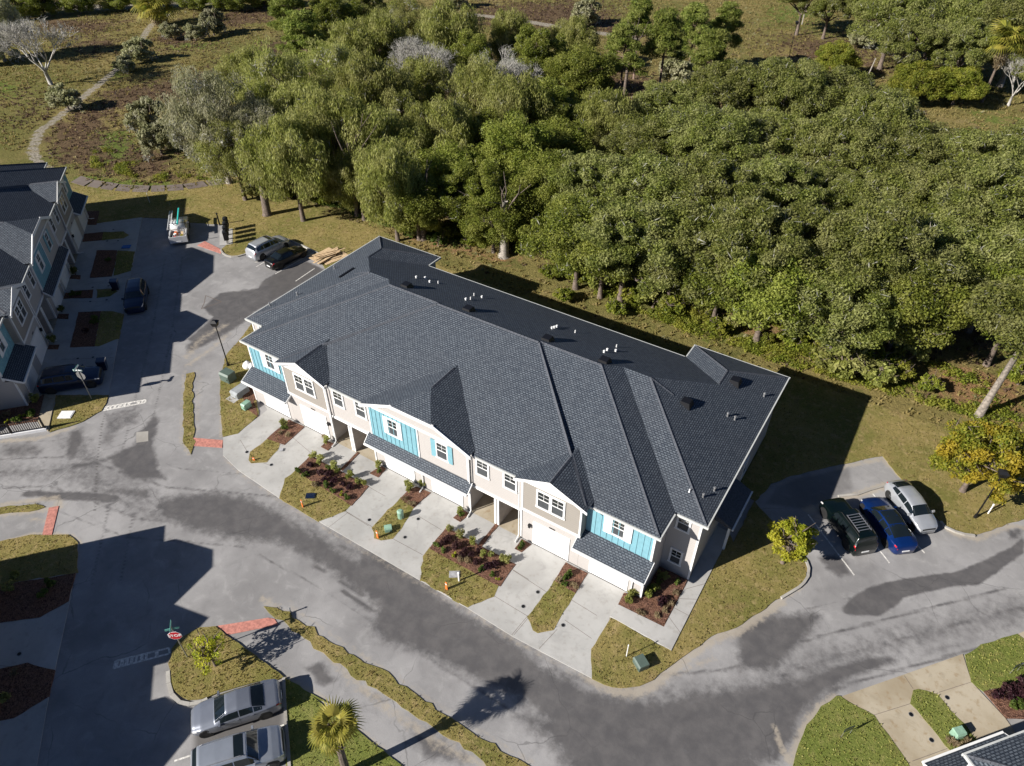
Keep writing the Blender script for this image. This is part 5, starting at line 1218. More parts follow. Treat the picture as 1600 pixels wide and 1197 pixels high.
shrubs(Zm, [('t', 860, 270), ('v', 810, 350), ('v', 850, 390), ('v', 885, 400), ('t', 965, 230), ('t', 1305, 470), ('r', 1310, 490), ('t', 835, 230)], 'in the middle small beds', 'plants of the middle beds')
shrubs(Zn, [('t', 355, 120), ('t', 455, 180), ('t', 560, 230), ('r', 240, 250), ('r', 300, 300), ('l', 398, 340), ('p', 350, 200), ('p', 420, 260), ('p', 500, 300), ('p', 560, 340), ('p', 600, 400), ('t', 655, 340), ('d', 725, 350), ('t', 830, 390), ('t', 870, 400), ('r', 640, 465), ('v', 520, 390), ('v', 455, 380), ('r', 735, 515), ('l', 785, 555), ('p', 700, 450), ('p', 620, 300), ('p', 470, 340), ('p', 770, 430), ('p', 300, 230)], 'in the right wide bed', 'shrubs of the right wide bed')
shrubs(Zn, [('r', 1000, 250), ('r', 985, 275), ('r', 1415, 515), ('r', 1390, 540), ('v', 1330, 560), ('v', 1440, 600), ('v', 1480, 620), ('r', 1380, 600)], 'by the right gabled garage', 'plants by the right gabled home')
shrubs(Zo, [('t', 925, 370), ('t', 960, 350), ('t', 900, 410), ('d', 1080, 330), ('t', 1060, 370), ('t', 1110, 320), ('d', 1150, 220), ('d', 1190, 230), ('r', 1285, 260), ('v', 1270, 345), ('v', 985, 490), ('v', 1020, 500), ('v', 1130, 520), ('v', 1190, 480), ('v', 1225, 430), ('p', 1150, 430), ('p', 1180, 400), ('d', 1140, 270)], 'in the corner bed', 'plants of the end bed')
shrubs(Zs, [('p', 1430, 560), ('p', 1480, 530), ('p', 1540, 510), ('p', 1580, 560), ('p', 1520, 570), ('r', 1520, 620), ('r', 1570, 620), ('p', 1590, 490)], 'in the bottom right bed', 'plants of the bottom right bed', 1.3)
shrubs(Z6, [('d', 790, 200), ('d', 650, 590), ('d', 565, 910), ('r', 990, 660), ('r', 990, 710), ('r', 1130, 60), ('r', 760, 420), ('r', 830, 410), ('p', 900, 800)], 'in the shaded left beds', 'shrubs of the shaded left row', 1.2)
shrubs(Z7, [('l', 240, 750), ('r', 190, 800), ('l', 80, 810), ('r', 350, 710), ('r', 330, 740), ('d', 390, 600), ('v', 80, 740), ('v', 20, 770)], 'behind the black railing', 'shrubs behind the railing', 1.3)
shrubs(Zb, [('d', 90, 180), ('r', 260, 210), ('d', 60, 240), ('r', 220, 260), ('v', 80, 650), ('d', 40, 790)], 'in the bottom left beds', 'shrubs of the bottom left beds', 1.3)
shrubs(Zs, [('v', 1130, 840), ('v', 1160, 860), ('v', 1200, 870), ('v', 1240, 850)], 'by the bottom right pedestal', 'plants by the mint cabinet', 1.0)

# grass: uncountable blades, one object per kind
def sample_poly(pts, dens):
    Q = np.asarray(pts); x0, y0 = Q.min(0); x1, y1 = Q.max(0); n = int((x1 - x0) * (y1 - y0) * dens)
    P = np.column_stack([RNG.uniform(x0, x1, n), RNG.uniform(y0, y1, n)])
    return P[sdist(P, Q) < -.06]
def blades(P, z, hgt, wid, k=3):
    n = len(P); idx = np.repeat(np.arange(n), k); m = len(idx)
    B = np.column_stack([P[idx] + RNG.normal(size=(m, 2)) * wid * .5, (z[idx] if hasattr(z, '__len__') else np.full(m, z))])
    th = RNG.uniform(0, 6.28, m); d = np.column_stack([np.cos(th), np.sin(th), np.zeros(m)]) * (wid * .5)
    h = hgt * (.5 + RNG.random(m)); tip = B + np.column_stack([RNG.normal(size=(m, 2)) * hgt * .45, h])
    V = np.stack([B - d, B + d, tip], 1).reshape(-1, 3); return V
for gm in ('grass', 'ggrass'):
    VV = [blades(sample_poly(p, d * 2.0), z - .01, .08, .1, 2) for p, z, d, g_ in LAWNS if g_ == gm]
    V = np.concatenate(VV); o = link('lawn_grass', np_mesh('lawn_grass', V, np.arange(len(V)).reshape(-1, 3), M[gm]))
    tag(o, {'grass': 'short tan and olive grass blades covering the dry lawns', 'ggrass': 'short fresh green grass blades covering the greener lawns'}[gm], 'grass', kind='stuff')
# rough weeds of the field, denser near the wood
nF = 80000
dd = RNG.random(nF) ** .75
P = np.column_stack([RNG.uniform(-150, 60, nF), RNG.uniform(18, 175, nF)])
brown = np.zeros(nF); trk = np.zeros(nF)
for ch, kind, pts, f, a in fl:
    Q = np.asarray(pts)
    if ch == 0: brown = np.maximum(brown, np.clip(.5 - sdist(P, Q) / (f * 2), 0, 1))
    if ch == 2: trk = np.maximum(trk, (pdist(P, Q) < f * .7).astype(float))
ok = (trk < .5)
for p_, *_ in LAWNS:
    q_ = np.asarray(p_)
    if q_[:, 1].max() > 16: ok &= ~(sdist(P, q_) < 0)
ok &= ~((sdist(P, ASP) < .5)) & ~((np.abs(P[:, 0]) < 21) & (P[:, 1] < 20))
clump = np.sin(P[:, 0] * .9 + 2 * np.sin(P[:, 1] * .37)) * np.sin(P[:, 1] * .7 + 2 * np.sin(P[:, 0] * .41)) + RNG.normal(size=nF) * .6
ok &= clump > -.55
bm_ = brown + RNG.normal(size=nF) * .2 > .5
for sel, mt, lab in ((ok & ~bm_, 'weed', 'dry olive and straw weeds over the open field'), (ok & bm_, 'brownweed', 'dead brown weeds and litter in patches of the field')):
    V = blades(P[sel], np.full(sel.sum(), -.04), .24, .24, 4)
    tag(link('field_weeds', np_mesh('field_weeds', V, np.arange(len(V)).reshape(-1, 3), M[mt])), lab, 'weeds', kind='stuff')

# low leafy undergrowth between the lawn and the trees
for pts, n_, mt, lab in (([(870, 425), (950, 470), (1080, 522), (1240, 575), (1350, 605), (1500, 645), (1620, 700), (1640, 640), (1450, 560), (1300, 560), (1230, 500), (1100, 470), (950, 415), (880, 392)], 900, 'yellowgreen', 'patchy yellow-green weeds between the rear lawn and the canopy'),
                         ([(440, 300), (520, 325), (600, 352), (700, 385), (830, 400), (860, 385), (700, 350), (600, 330), (480, 290)], 420, 'shrub', 'patchy green weeds under the wood edge'),
                         ([(140, 262), (240, 284), (330, 288), (360, 285), (250, 268), (150, 225)], 260, 'yellowgreen', 'fresh green weeds beside the brown slab walk')):
    Q = np.asarray(GP(pts)); x0, y0 = Q.min(0); x1, y1 = Q.max(0)
    P = np.column_stack([RNG.uniform(x0, x1, n_ * 6), RNG.uniform(y0, y1, n_ * 6)]); P = P[sdist(P, Q) < 0]
    cl = np.sin(P[:, 0] * .8 + np.sin(P[:, 1] * 1.1) * 1.5) + np.sin(P[:, 1] * .7) + RNG.normal(size=len(P)) * .5; P = P[cl > .15][:n_]
    rr_ = RNG.uniform(.25, .7, len(P))
    V, F = leaf_arrays(np.column_stack([P, rr_ * .35]), np.column_stack([rr_, rr_, rr_ * .6]), 34, .11, asp=.4, shell=.1)
    tag(link('undergrowth', np_mesh('undergrowth', V, F, M[mt])), lab, 'undergrowth', kind='stuff')

# scattered scrub over the open field: too many small tufts to count
nS_ = 2600
P = np.column_stack([RNG.uniform(-150, 60, nS_), RNG.uniform(20, 170, nS_)])
ok = (sdist(P, ASP) > 1)
for p_, *_ in LAWNS:
    q_ = np.asarray(p_)
    if q_[:, 1].max() > 16: ok &= ~(sdist(P, q_) < .3)
for ch, kind, pts, f, a in fl:
    if ch == 2: ok &= pdist(P, np.asarray(pts)) > f
ok &= np.sin(P[:, 0] * .21 + 1.3 * np.sin(P[:, 1] * .13)) + RNG.normal(size=nS_) * .8 > .1
P = P[ok]; kk = RNG.integers(0, 3, len(P))
for q, mt in enumerate(('weed', 'mossy', 'brownweed')):
    Q = P[kk == q]; r_ = RNG.uniform(.2, .65, len(Q))
    V, F = leaf_arrays(np.column_stack([Q, r_ * .4]), np.column_stack([r_, r_, r_ * .7]), 26, .13, asp=.25, shell=.1)
    tag(link('field_scrub', np_mesh('field_scrub', V, F, M[mt])), ('dry straw-coloured scrub tufts over the field', 'grey-olive scrub tufts over the field', 'dead brown scrub tufts over the field')[q], 'scrub', kind='stuff')
# ------------------------------------------------------------------ vehicles (local frame: +x is the front)
TYPES = {
 'sedan': dict(t=[0, .015, .05, .12, .27, .42, .54, .68, .84, .95, .985, 1], z=[.50, .66, .74, .84, .97, 1.37, 1.44, 1.39, 1.09, 1.03, .96, .6], b=[.48, .62, .70, .78, .88, .93, .95, .98, 1.03, .99, .92, .58],
                w=[.52, .66, .78, .87, .92, .925, .925, .92, .90, .82, .74, .60], r=[.4, .52, .6, .68, .70, .58, .58, .57, .66, .66, .62, .5], wind=(.275, .415), back=(.69, .83), side=(.33, .80), pil=(.545, .70)),
 'fastback': dict(t=[0, .015, .05, .12, .25, .40, .52, .68, .86, .95, .985, 1], z=[.48, .62, .72, .82, .95, 1.38, 1.44, 1.38, 1.14, 1.05, .98, .6], b=[.46, .58, .68, .76, .86, .92, .95, .99, 1.04, 1.0, .94, .58],
                w=[.52, .67, .79, .88, .93, .935, .935, .93, .91, .83, .74, .60], r=[.4, .52, .62, .7, .72, .60, .60, .58, .60, .66, .62, .5], wind=(.25, .40), back=(.66, .86), side=(.31, .80), pil=(.53, .68)),
 'hatch': dict(t=[0, .015, .05, .12, .22, .38, .52, .72, .86, .94, .985, 1], z=[.52, .68, .80, .92, 1.03, 1.42, 1.50, 1.44, 1.26, 1.10, .96, .6], b=[.5, .62, .74, .84, .93, .96, 1.0, 1.05, 1.1, 1.06, .95, .58],
                w=[.52, .66, .78, .86, .90, .90, .90, .90, .87, .82, .75, .62], r=[.5, .6, .66, .70, .68, .57, .58, .57, .55, .58, .6, .5], wind=(.22, .375), back=(.76, .92), side=(.27, .82), pil=(.48, .66)),
 'suv': dict(t=[0, .012, .04, .12, .26, .375, .5, .7, .88, .96, .985, 1], z=[.66, .88, .98, 1.08, 1.16, 1.66, 1.74, 1.74, 1.70, 1.3, 1.1, .66], b=[.6, .82, .92, 1.0, 1.06, 1.08, 1.09, 1.1, 1.12, 1.12, 1.05, .62],
                w=[.62, .76, .85, .92, .95, .95, .95, .95, .93, .89, .84, .72], r=[.6, .7, .76, .8, .78, .64, .65, .65, .63, .68, .7, .6], wind=(.262, .372), back=(.888, .958), side=(.31, .90), pil=(.52, .71)),
 'boxy': dict(t=[0, .01, .03, .12, .30, .38, .5, .7, .93, .965, .985, 1], z=[.72, .95, 1.0, 1.07, 1.12, 1.64, 1.72, 1.74, 1.72, 1.3, 1.1, .66], b=[.66, .86, .94, 1.0, 1.05, 1.06, 1.07, 1.08, 1.1, 1.1, 1.05, .62],
                w=[.80, .88, .91, .92, .92, .92, .92, .92, .92, .91, .9, .84], r=[.66, .74, .78, .8, .78, .68, .70, .70, .68, .72, .72, .66], wind=(.303, .376), back=(.934, .962), side=(.335, .92), pil=(.53, .72)),
}
def vehicle(kind, Lc, W, paint, label, cat, front, rear, name='parked_car', group=None, rails=False, sunroof=False, flip=False, Hs=1.0, dark_roof=False, z0=0.0):
    T = TYPES[kind]; k = W / 1.85
    fx, fy = front; rx, ry = rear
    a = math.atan2(fy - ry, fx - rx)
    th = thing(name, label, cat, ((fx + rx) / 2, (fy + ry) / 2, z0), a, group)
    tt = sorted(set([round(v, 4) for v in np.linspace(0, 1, 35)] + T['t'] + list(T['wind']) + list(T['back'])))
    def prof(t):
        f = lambda key: float(np.interp(t, T['t'], T[key]))
        w = f('w') * k; zt = f('z') * Hs; zb = min(f('b') * Hs, zt - .01); wr = f('r') * k
        return [(w * .93, .19), (w * .985, .30), (w, .5), (w * .995, zb - .12), (w * .975, zb - .03), (w * .945, zb), (wr + .02, zt - .06), (wr * .9, zt - .018), (wr * .55, zt + .004), (0, zt + .012)]
    def full(t):
        h = prof(t); return [(-y, z) for y, z in h] [:-1][::1] + [h[-1]] + [(y, z) for y, z in h[:-1]][::-1]
    V = []; nS = 19
    for t in tt:
        for y, z in full(t): V.append((Lc * (.5 - t), y, z))
    F = []
    for i in range(len(tt) - 1):
        for j in range(nS - 1): F.append((i * nS + j, (i + 1) * nS + j, (i + 1) * nS + j + 1, i * nS + j + 1))
        F.append(((i + 1) * nS, i * nS, i * nS + nS - 1, (i + 1) * nS + nS - 1))
    me = MB(); me.v = V; me.f = F + [tuple(range(nS)), tuple(range(len(V) - 1, len(V) - nS - 1, -1))]; me.m = [0] * len(me.f)
    me.build('body', M[paint], th, True)
    def pt(t, s):
        """s runs 0..18 round the section"""
        f = full(t); i = min(int(s), nS - 2); u = s - i
        return Vector((Lc * (.5 - t), f[i][0] + (f[i + 1][0] - f[i][0]) * u, f[i][1] + (f[i + 1][1] - f[i][1]) * u))
    def patch(nm, mat, t0, t1, s0, s1, off=.008, nt_=6, ns=5, taper=None):
        b = MB(); P = []
        for i in range(nt_ + 1):
            for j in range(ns + 1):
                t = t0 + (t1 - t0) * i / nt_; s = s0 + (s1 - s0) * j / ns
                if taper:
                    lo = s0 + (s1 - s0) * 0; m_ = (s0, s1)
                    if taper == 'L': s = s0 + (s1 - s0) * (j / ns)
                e = 1e-3; p = pt(t, s); du = pt(min(1, t + e), s) - pt(max(0, t - e), s); dv = pt(t, min(18, s + e * 5)) - pt(t, max(0, s - e * 5))
                n_ = du.cross(dv)
                if n_.length > 1e-12: n_.normalize()
                c = Vector((0, 0, .8)); 
                if n_.dot(p - Vector((p.x * .9, 0, .6))) < 0: n_ = -n_
                P.append(p + n_ * off)
        for i in range(nt_):
            for j in range(ns):
                q = i * (ns + 1) + j; b.f.append((q, q + 1, q + ns + 2, q + ns + 1)); b.m.append(0)
        b.v = P
        return b.build(nm, M[mat], th, True)
    w0, w1 = T['wind']; patch('windshield', 'carglass', w0 + .006, w1 - .008, 5.85, 12.15, ns=8)
    b0, b1 = T['back']; patch('rear_window', 'carglass', b0 + .006, b1 - .006, 5.95, 12.05, ns=8)
    s0, s1 = T['side']; cuts = [s0, T['pil'][0], T['pil'][1], s1]
    for i in range(3):
        for m_ in (0, 1):
            lo, hi = (5.12, 5.86) if not m_ else (12.14, 12.88)
            patch('side_window', 'carglass', cuts[i] + .006, cuts[i + 1] - .006, lo, hi, ns=2)
    if dark_roof: patch('glass_roof', 'carglass', w1 + .01, b0 - .008, 6.4, 11.6, ns=8)
    if sunroof: patch('sunroof', 'carglass', w1 + .03, w1 + .13, 7.0, 11.0, ns=6)
    for m_ in (0, 1):
        lo, hi = (3.3, 4.9) if not m_ else (13.1, 14.7)
        patch('headlight', 'lampclear', .012, .075, lo, hi, nt_=3, ns=3); patch('taillight', 'lampred', .945, .992, lo, hi, nt_=3, ns=3)
        for c in (T['pil'][0], s0 + .01): patch('door_seam', 'interior', c - .0012, c + .0012, 1.2 if not m_ else 13.2, 4.8 if not m_ else 16.8, nt_=1, ns=5, off=.004)
        for c in (T['pil'][0] - .03, T['pil'][1] - .02):
            p = pt(c, 3.6 if not m_ else 14.4); h = MB().box(-.09, .09, -.015, .015, -.015, .015).build('door_handle', M[paint], th, loc=p + Vector((0, .012 * (1 if p.y > 0 else -1), 0)))
        sgn = -1 if not m_ else 1
        p = pt(w0 + .055, 5.0 if not m_ else 13.0); mm = MB(); mm.hexa([(-.06, 0, -.02), (.08, 0, -.02), (.06, sgn * .2, -.02), (-.06, sgn * .2, -.02), (-.05, 0, .12), (.06, 0, .12), (.05, sgn * .19, .13), (-.05, sgn * .19, .13)]); mm.build('mirror', M[paint], th, loc=p)
        if rails:
            r = MB(); r.tube([pt(w1 + .03, 7.0 if not m_ else 11.0) + Vector((0, 0, .02)), pt(w1 + .06, 7.0 if not m_ else 11.0) + Vector((0, 0, .07)), pt(b0 - .06, 7.0 if not m_ else 11.0) + Vector((0, 0, .07)), pt(b0 - .03, 7.0 if not m_ else 11.0) + Vector((0, 0, .02))], .022, 5); r.build('roof_rail', M['rim' if paint.startswith('paint_s') else 'interior'], th)
    patch('grille', 'interior', .004, .014, 7.0, 11.0, nt_=2, ns=4) if kind != 'fastback' else None
    MB().box(-.01, .01, -.26, .26, -.06, .06).build('number_plate', M['signwhite'], th, loc=(-Lc * .5 - .005, 0, .5))
    R_ = .335 if kind in ('sedan', 'fastback', 'hatch') else .375
    ty = MB(); ty.v = []; n = 20
    def ring(mb, r, y0, y1, rin=None, m=0):
        vs = [(r_ * math.cos(6.2832 * i / n), y_, r_ * math.sin(6.2832 * i / n)) for r_, y_ in ((rin or 0.001, y0), (r, y0), (r, y1), (rin or 0.001, y1)) for i in range(n)]
        fs = [(q * n + i, q * n + (i + 1) % n, (q + 1) * n + (i + 1) % n, (q + 1) * n + i) for q in range(3) for i in range(n)]
        mb.add(vs, fs, m); return mb
    tyre = ring(MB(), R_, -.11, .11, R_ * .66).mesh('tyre', M['tyre'])
    rm = MB(); ring(rm, R_ * .66, -.06, .075, R_ * .55)
    for i in range(5):
        a_ = i * 1.2566; c_, s_ = math.cos(a_), math.sin(a_)
        rm.hexa([(c_ * u - s_ * v, y, s_ * u + c_ * v) for y in (.045, .085) for u, v in ((.0, -.035), (R_ * .6, -.05), (R_ * .6, .05), (.0, .035))])
    rim = rm.mesh('rim', M['rim']); hub = ring(MB(), R_ * .65, -.05, .03).mesh('brake_disc', M['interior'])
    arch = ring(MB(), R_ * 1.17, -.2, 0).mesh('wheel_arch', M['interior'])
    for t in (.165, .80):
        x = Lc * (.5 - t); yw = float(np.interp(t, T['t'], T['w'])) * k
        for s in (-1, 1):
            w_ = thing('wheel', None, None, (0, 0, 0)); w_.parent = th; w_.location = (x, s * (yw - .1), R_)
            w_.rotation_euler = (0, 0, 0 if s > 0 else math.pi)
            link('tyre', tyre, w_); link('rim', rim, w_); link('brake_disc', hub, w_)
            link('wheel_arch', arch, th, (x, s * (yw + .003), R_ + .02), (0, 0, 0 if s > 0 else math.pi))
    return th
for k_, c in (('paint_silver', (0.34, 0.37, 0.42)), ('paint_silverwhite', (0.46, 0.48, 0.51)), ('paint_silvergrey', (0.22, 0.24, 0.285)), ('paint_darkgreen', (0.002, 0.008, 0.007)), ('paint_blue', (0.003, 0.028, 0.15)), ('paint_navy', (0.01, 0.022, 0.06)), ('paint_black', (0.006, 0.007, 0.008)), ('paint_white', (0.7, 0.7, 0.7))):
    M[k_] = mat_paint(k_, c, .15 if k_ in ('paint_white',) else .45)
def gz(p, z=.6): return G(p[0], p[1], z)
vehicle('sedan', 4.85, 1.85, 'paint_silvergrey', 'silver-grey sedan parked beside the grassy island with the stop sign', 'car', gz((299, 1127)), gz((437, 1084)))
vehicle('suv', 4.7, 1.9, 'paint_silver', 'pale silver crossover with roof rails and sunroof at the bottom edge', 'car', gz((440, 1160)), gz((304, 1203)), rails=True, sunroof=True)
green = vehicle('boxy', 4.4, 1.8, 'paint_darkgreen', 'boxy dark green sport utility vehicle beside the lime-yellow tree', 'car', gz((1302, 783), .9), gz((1352, 852), .9), Hs=1.0, rails=True)
vehicle('fastback', 4.75, 1.88, 'paint_blue', 'deep blue fastback sedan with a dark glass roof between two cars', 'car', gz((1364, 783)), gz((1411, 852)), dark_roof=True)
vehicle('hatch', 4.4, 1.78, 'paint_silverwhite', 'silver hatchback parked at the right end next to the lawn', 'car', gz((1446, 820)), gz((1402, 762)))
vehicle('suv', 4.75, 1.88, 'paint_silverwhite', 'white boxy sport utility vehicle at the upper parking bay beside the black sedan', 'car', gz((441, 372), .9), gz((394, 394), .9), rails=True, sunroof=True)
vehicle('sedan', 4.8, 1.84, 'paint_black', 'black sedan parked between the white sport utility vehicle and the lumber', 'car', gz((470, 389)), gz((424, 412)))
vehicle('suv', 4.75, 1.9, 'paint_navy', 'dark blue sport utility vehicle standing along the shaded street', 'car', gz((208, 483), .8), gz((215, 441), .8))
vehicle('suv', 4.9, 1.93, 'paint_navy', 'dark blue sport utility vehicle parked on the driveway behind the round sign', 'car', gz((155, 583), .8), gz((64, 597), .8), rails=True)
# rack on the green car
p0 = MB()
for k in range(7): p0.box(-.1 - k * .22, -.06 - k * .22, -.5, .5, 1.83, 1.86)
for y in (-.45, .45): p0.box(-1.5, .0, y - .02, y + .02, 1.79, 1.829)
rk = p0.build('roof_rack', M['rim'], green)
# pickup truck with a loaded bed
def pickup():
    f, r = gz((281, 335), 1.0), gz((277.5, 377), .9); a = math.atan2(f[1] - r[1], f[0] - r[0])
    c = ((f[0] + r[0]) / 2, (f[1] + r[1]) / 2, 0)
    T = vehicle('boxy', 5.2, 1.9, 'paint_white', 'white work pickup with a rack and a bed full of tools at the street end', 'pickup', f, r, name='pickup_truck')
    for ch in list(T.children):
        n = ch.name.split('.')[0]
        if n in ('side_window', 'rear_window', 'body', 'door_seam', 'door_handle', 'roof_rail'): 
            if n in ('body', 'rear_window') or ch.data and min((v.co.x for v in ch.data.vertices)) < -.9 and n == 'side_window': bpy.data.objects.remove(ch)
    b = MB()
    def sect(x, w, zb, wr, zt): return [(x, -w * .95, .25), (x, -w, .6), (x, -w * .96, zb), (x, -wr, zt), (x, wr, zt), (x, w * .96, zb), (x, w, .6), (x, w * .95, .25)]
    S = [sect(2.6, .8, .85, .7, .9), sect(2.5, .9, 1.0, .75, 1.02), sect(1.1, .94, 1.08, .78, 1.12), sect(.65, .94, 1.1, .68, 1.66), sect(-.3, .94, 1.1, .68, 1.72), sect(-.62, .94, 1.1, .68, 1.62), sect(-.66, .94, .8, .9, 1.1)]
    for s in S: b.v += s
    for i in range(len(S) - 1):
        for j in range(8): b.f.append((i * 8 + j, (i + 1) * 8 + j, (i + 1) * 8 + (j + 1) % 8, i * 8 + (j + 1) % 8)); b.m.append(0)
    b.f += [tuple(range(8)), tuple(range(55, 47, -1))]; b.m += [0, 0]
    b.build('body', M['paint_white'], T, True)
    bb = MB(); bb.box(-2.55, -.68, -.94, -.82, .35, 1.1); bb.box(-2.55, -.68, .82, .94, .35, 1.1); bb.box(-2.6, -2.5, -.94, .94, .35, 1.08); bb.box(-2.5, -.68, -.82, .82, .45, .6); bb.build('truck_bed', M['paint_white'], T)
    rk = MB()
    for x in (-2.3, -.8):
        for y in (-.86, .86): rk.tube([(x, y, 1.1), (x, y, 1.85)], .03, 5)
        rk.tube([(x, -.86, 1.85), (x, .86, 1.85)], .03, 5)
    rk.build('ladder_rack', M['interior'], T)
    M_ = T.matrix_basis; loc = Vector(c)
    def put(nm, mb, mat, label, cat, z, x, y, rz=0):
        p = Matrix.Rotation(a, 4, 'Z') @ Vector((x, y, z)); o = mb.build(nm, M[mat], None, loc=Vector((c[0] + p.x, c[1] + p.y, p.z)), rot=(0, 0, a + rz)); tag(o, label, cat)
    l = MB(); l.tube([(-2.4, -.16, 0), (2.4, -.16, 0)], .03, 5); l.tube([(-2.4, .16, 0), (2.4, .16, 0)], .03, 5)
    for k in range(15): l.tube([(-2.3 + k * .33, -.16, 0), (-2.3 + k * .33, .16, 0)], .016, 4)
    put('ladder', l, 'signwhite', 'long pale ladder lying on the left side of the pickup rack', 'ladder', 1.92, .1, .68)
    t = MB(); t.tube([(-1.6, 0, 0), (2.4, -.1, 0)], .1, 8); put('pipe', t, 'teal', 'long teal tube lying over the cab and the bed of the pickup', 'tube', 2.0, .3, -.15, .03)
    rr = random.Random(3)
    for i, (mt, nm, lb) in enumerate((('orange', 'tool_case', 'orange case among the tools in the pickup bed'), ('lumber', 'timber_offcut', 'pale timber offcut in the pickup bed'), ('signwhite', 'bucket', 'white bucket in the pickup bed'), ('gold', 'tool_bag', 'yellow bag in the pickup bed'), ('red', 'fuel_can', 'red can in the pickup bed'))):
        q = MB()
        if nm == 'bucket': q.cyl(0, 0, 0, .36, .14, .17); q.cyl(0, 0, .361, .38, .16)
        elif nm == 'timber_offcut': q.hexa([(-.5, -.1, 0), (.5, -.12, .1), (.5, .12, .1), (-.5, .1, 0), (-.5, -.1, .08), (.5, -.12, .18), (.5, .12, .18), (-.5, .1, .08)])
        else: q.hexa([(-.25, -.17, 0), (.25, -.17, 0), (.25, .17, 0), (-.25, .17, 0), (-.2, -.13, .28), (.2, -.13, .28), (.2, .13, .28), (-.2, .13, .28)]); q.box(-.06, .06, -.015, .015, .281, .33)
        put(nm, q, mt, lb, 'tool', .62, -1.0 - i * .28, (-1) ** i * .35, rr.uniform(-.6, .6))
pickup()

# ------------------------------------------------------------------ street furniture and small things
def lamp(base, label, h=4.65, ang=0):
    t = thing('street_lamp', label, 'street lamp', (*base, 0), ang); b = MB(); b.cyl(0, 0, 0, .35, .13, .1, 10); b.cyl(0, 0, .351, h, .06, .045, 8); b.build('pole', M['dark'], t)
    q = MB(); q.hexa([(-.2, -.2, h + .02), (.2, -.2, h + .02), (.2, .2, h + .02), (-.2, .2, h + .02), (-.28, -.28, h + .4), (.28, -.28, h + .4), (.28, .28, h + .4), (-.28, .28, h + .4)]); hd = q.build('lamp_head', M['dark'], t)
    q = MB(); q.hexa([(-.31, -.31, h + .41), (.31, -.31, h + .41), (.31, .31, h + .41), (-.31, .31, h + .41), (-.1, -.1, h + .58), (.1, -.1, h + .58), (.1, .1, h + .58), (-.1, .1, h + .58)]); q.build('lamp_cap', M['black'], hd)
    MB().box(-.17, .17, -.202, -.19, h + .1, h + .3).build('lens', M['screen'], hd)
lamp(G(357, 572), 'tall black street lamp on the grass corner left of the row', 4.4, .5); lamp(G(1523, 809), 'black street lamp beside the golden tree at the right', 4.3, .3)
lamp(G(1231, 97), 'far black street lamp in the clearing behind the canopy', 6.5, .4)
def text_mesh(s, size, mat):
    cu = bpy.data.curves.new('lettering', 'FONT'); cu.body = s; cu.size = size; cu.align_x = 'CENTER'; cu.align_y = 'CENTER'; cu.extrude = .004; cu.offset = size * .018
    o = bpy.data.objects.new('tmp_text', cu); COL.objects.link(o); dg = bpy.context.evaluated_depsgraph_get(); me = bpy.data.meshes.new_from_object(o.evaluated_get(dg)); bpy.data.objects.remove(o)
    me.materials.clear(); me.materials.append(M[mat]); me.name = 'lettering'; return me
def stop_sign(base, facing, label, back=False, h=3.45, zc=2.55, tilt=0.0, r=.40):
    """facing: heading of the sign face normal"""
    t = thing('stop_sign', label, 'road sign', (*base, 0), facing - math.pi / 2)
    MB().cyl(0, 0, -.1, h, .035, .035, 8).build('post', M['galv'], t)
    def octo(rr, y0, y1):
        m_ = MB(); P = [(rr * math.cos(math.pi / 8 + i * math.pi / 4), rr * math.sin(math.pi / 8 + i * math.pi / 4)) for i in range(8)]
        m_.add([(x, y, z) for y in (y0, y1) for x, z in P], [tuple(range(8)), tuple(range(15, 7, -1))] + [(i, 8 + i, 8 + (i + 1) % 8, (i + 1) % 8) for i in range(8)]); return m_
    pl_ = octo(r, .05, .062).build('sign_plate', M['signwhite'], t, loc=(0, 0, zc)); octo(r * .93, .0625, .068).build('sign_face', M['red'], pl_); octo(r, .044, .0498).build('sign_back', M['galv'], pl_)
    link('lettering', text_mesh('STOP', r * .78, 'signwhite'), pl_, (0, .073, 0), (math.pi / 2, 0, math.pi))
    for k, (zz, az) in enumerate(((h - .38, .2), (h - .12, math.pi / 2 + .2))):
        s_ = MB(); s_.box(-.38, .38, -.01, .01, 0, .18); so = s_.build('street_name_blade', M['signgreen'], t, loc=(0, 0, zz), rot=(0, 0, az)); s2 = MB(); s2.box(-.36, .36, -.013, -.0105, .02, .16); s2.build('blade_border', M['signwhite'], so)
    return t
a0 = Vector(G(261.8, 996, 2.55)); a1 = Vector(G(287, 993.8, 2.55)); dv = a1 - a0; face = math.atan2(dv.y, dv.x) - math.pi / 2
stop_sign(G(293.7, 1028), face, 'red stop sign with white lettering on the grassy island at the lower left')
a0 = Vector(G(119.5, 594, 2.5)); a1 = Vector(G(138.5, 597, 2.5)); dv = a1 - a0
stop_sign(G(143.6, 624), math.atan2(dv.y, dv.x) + math.pi / 2, 'road sign seen from its tan back beside the driveway at the left', r=.42)
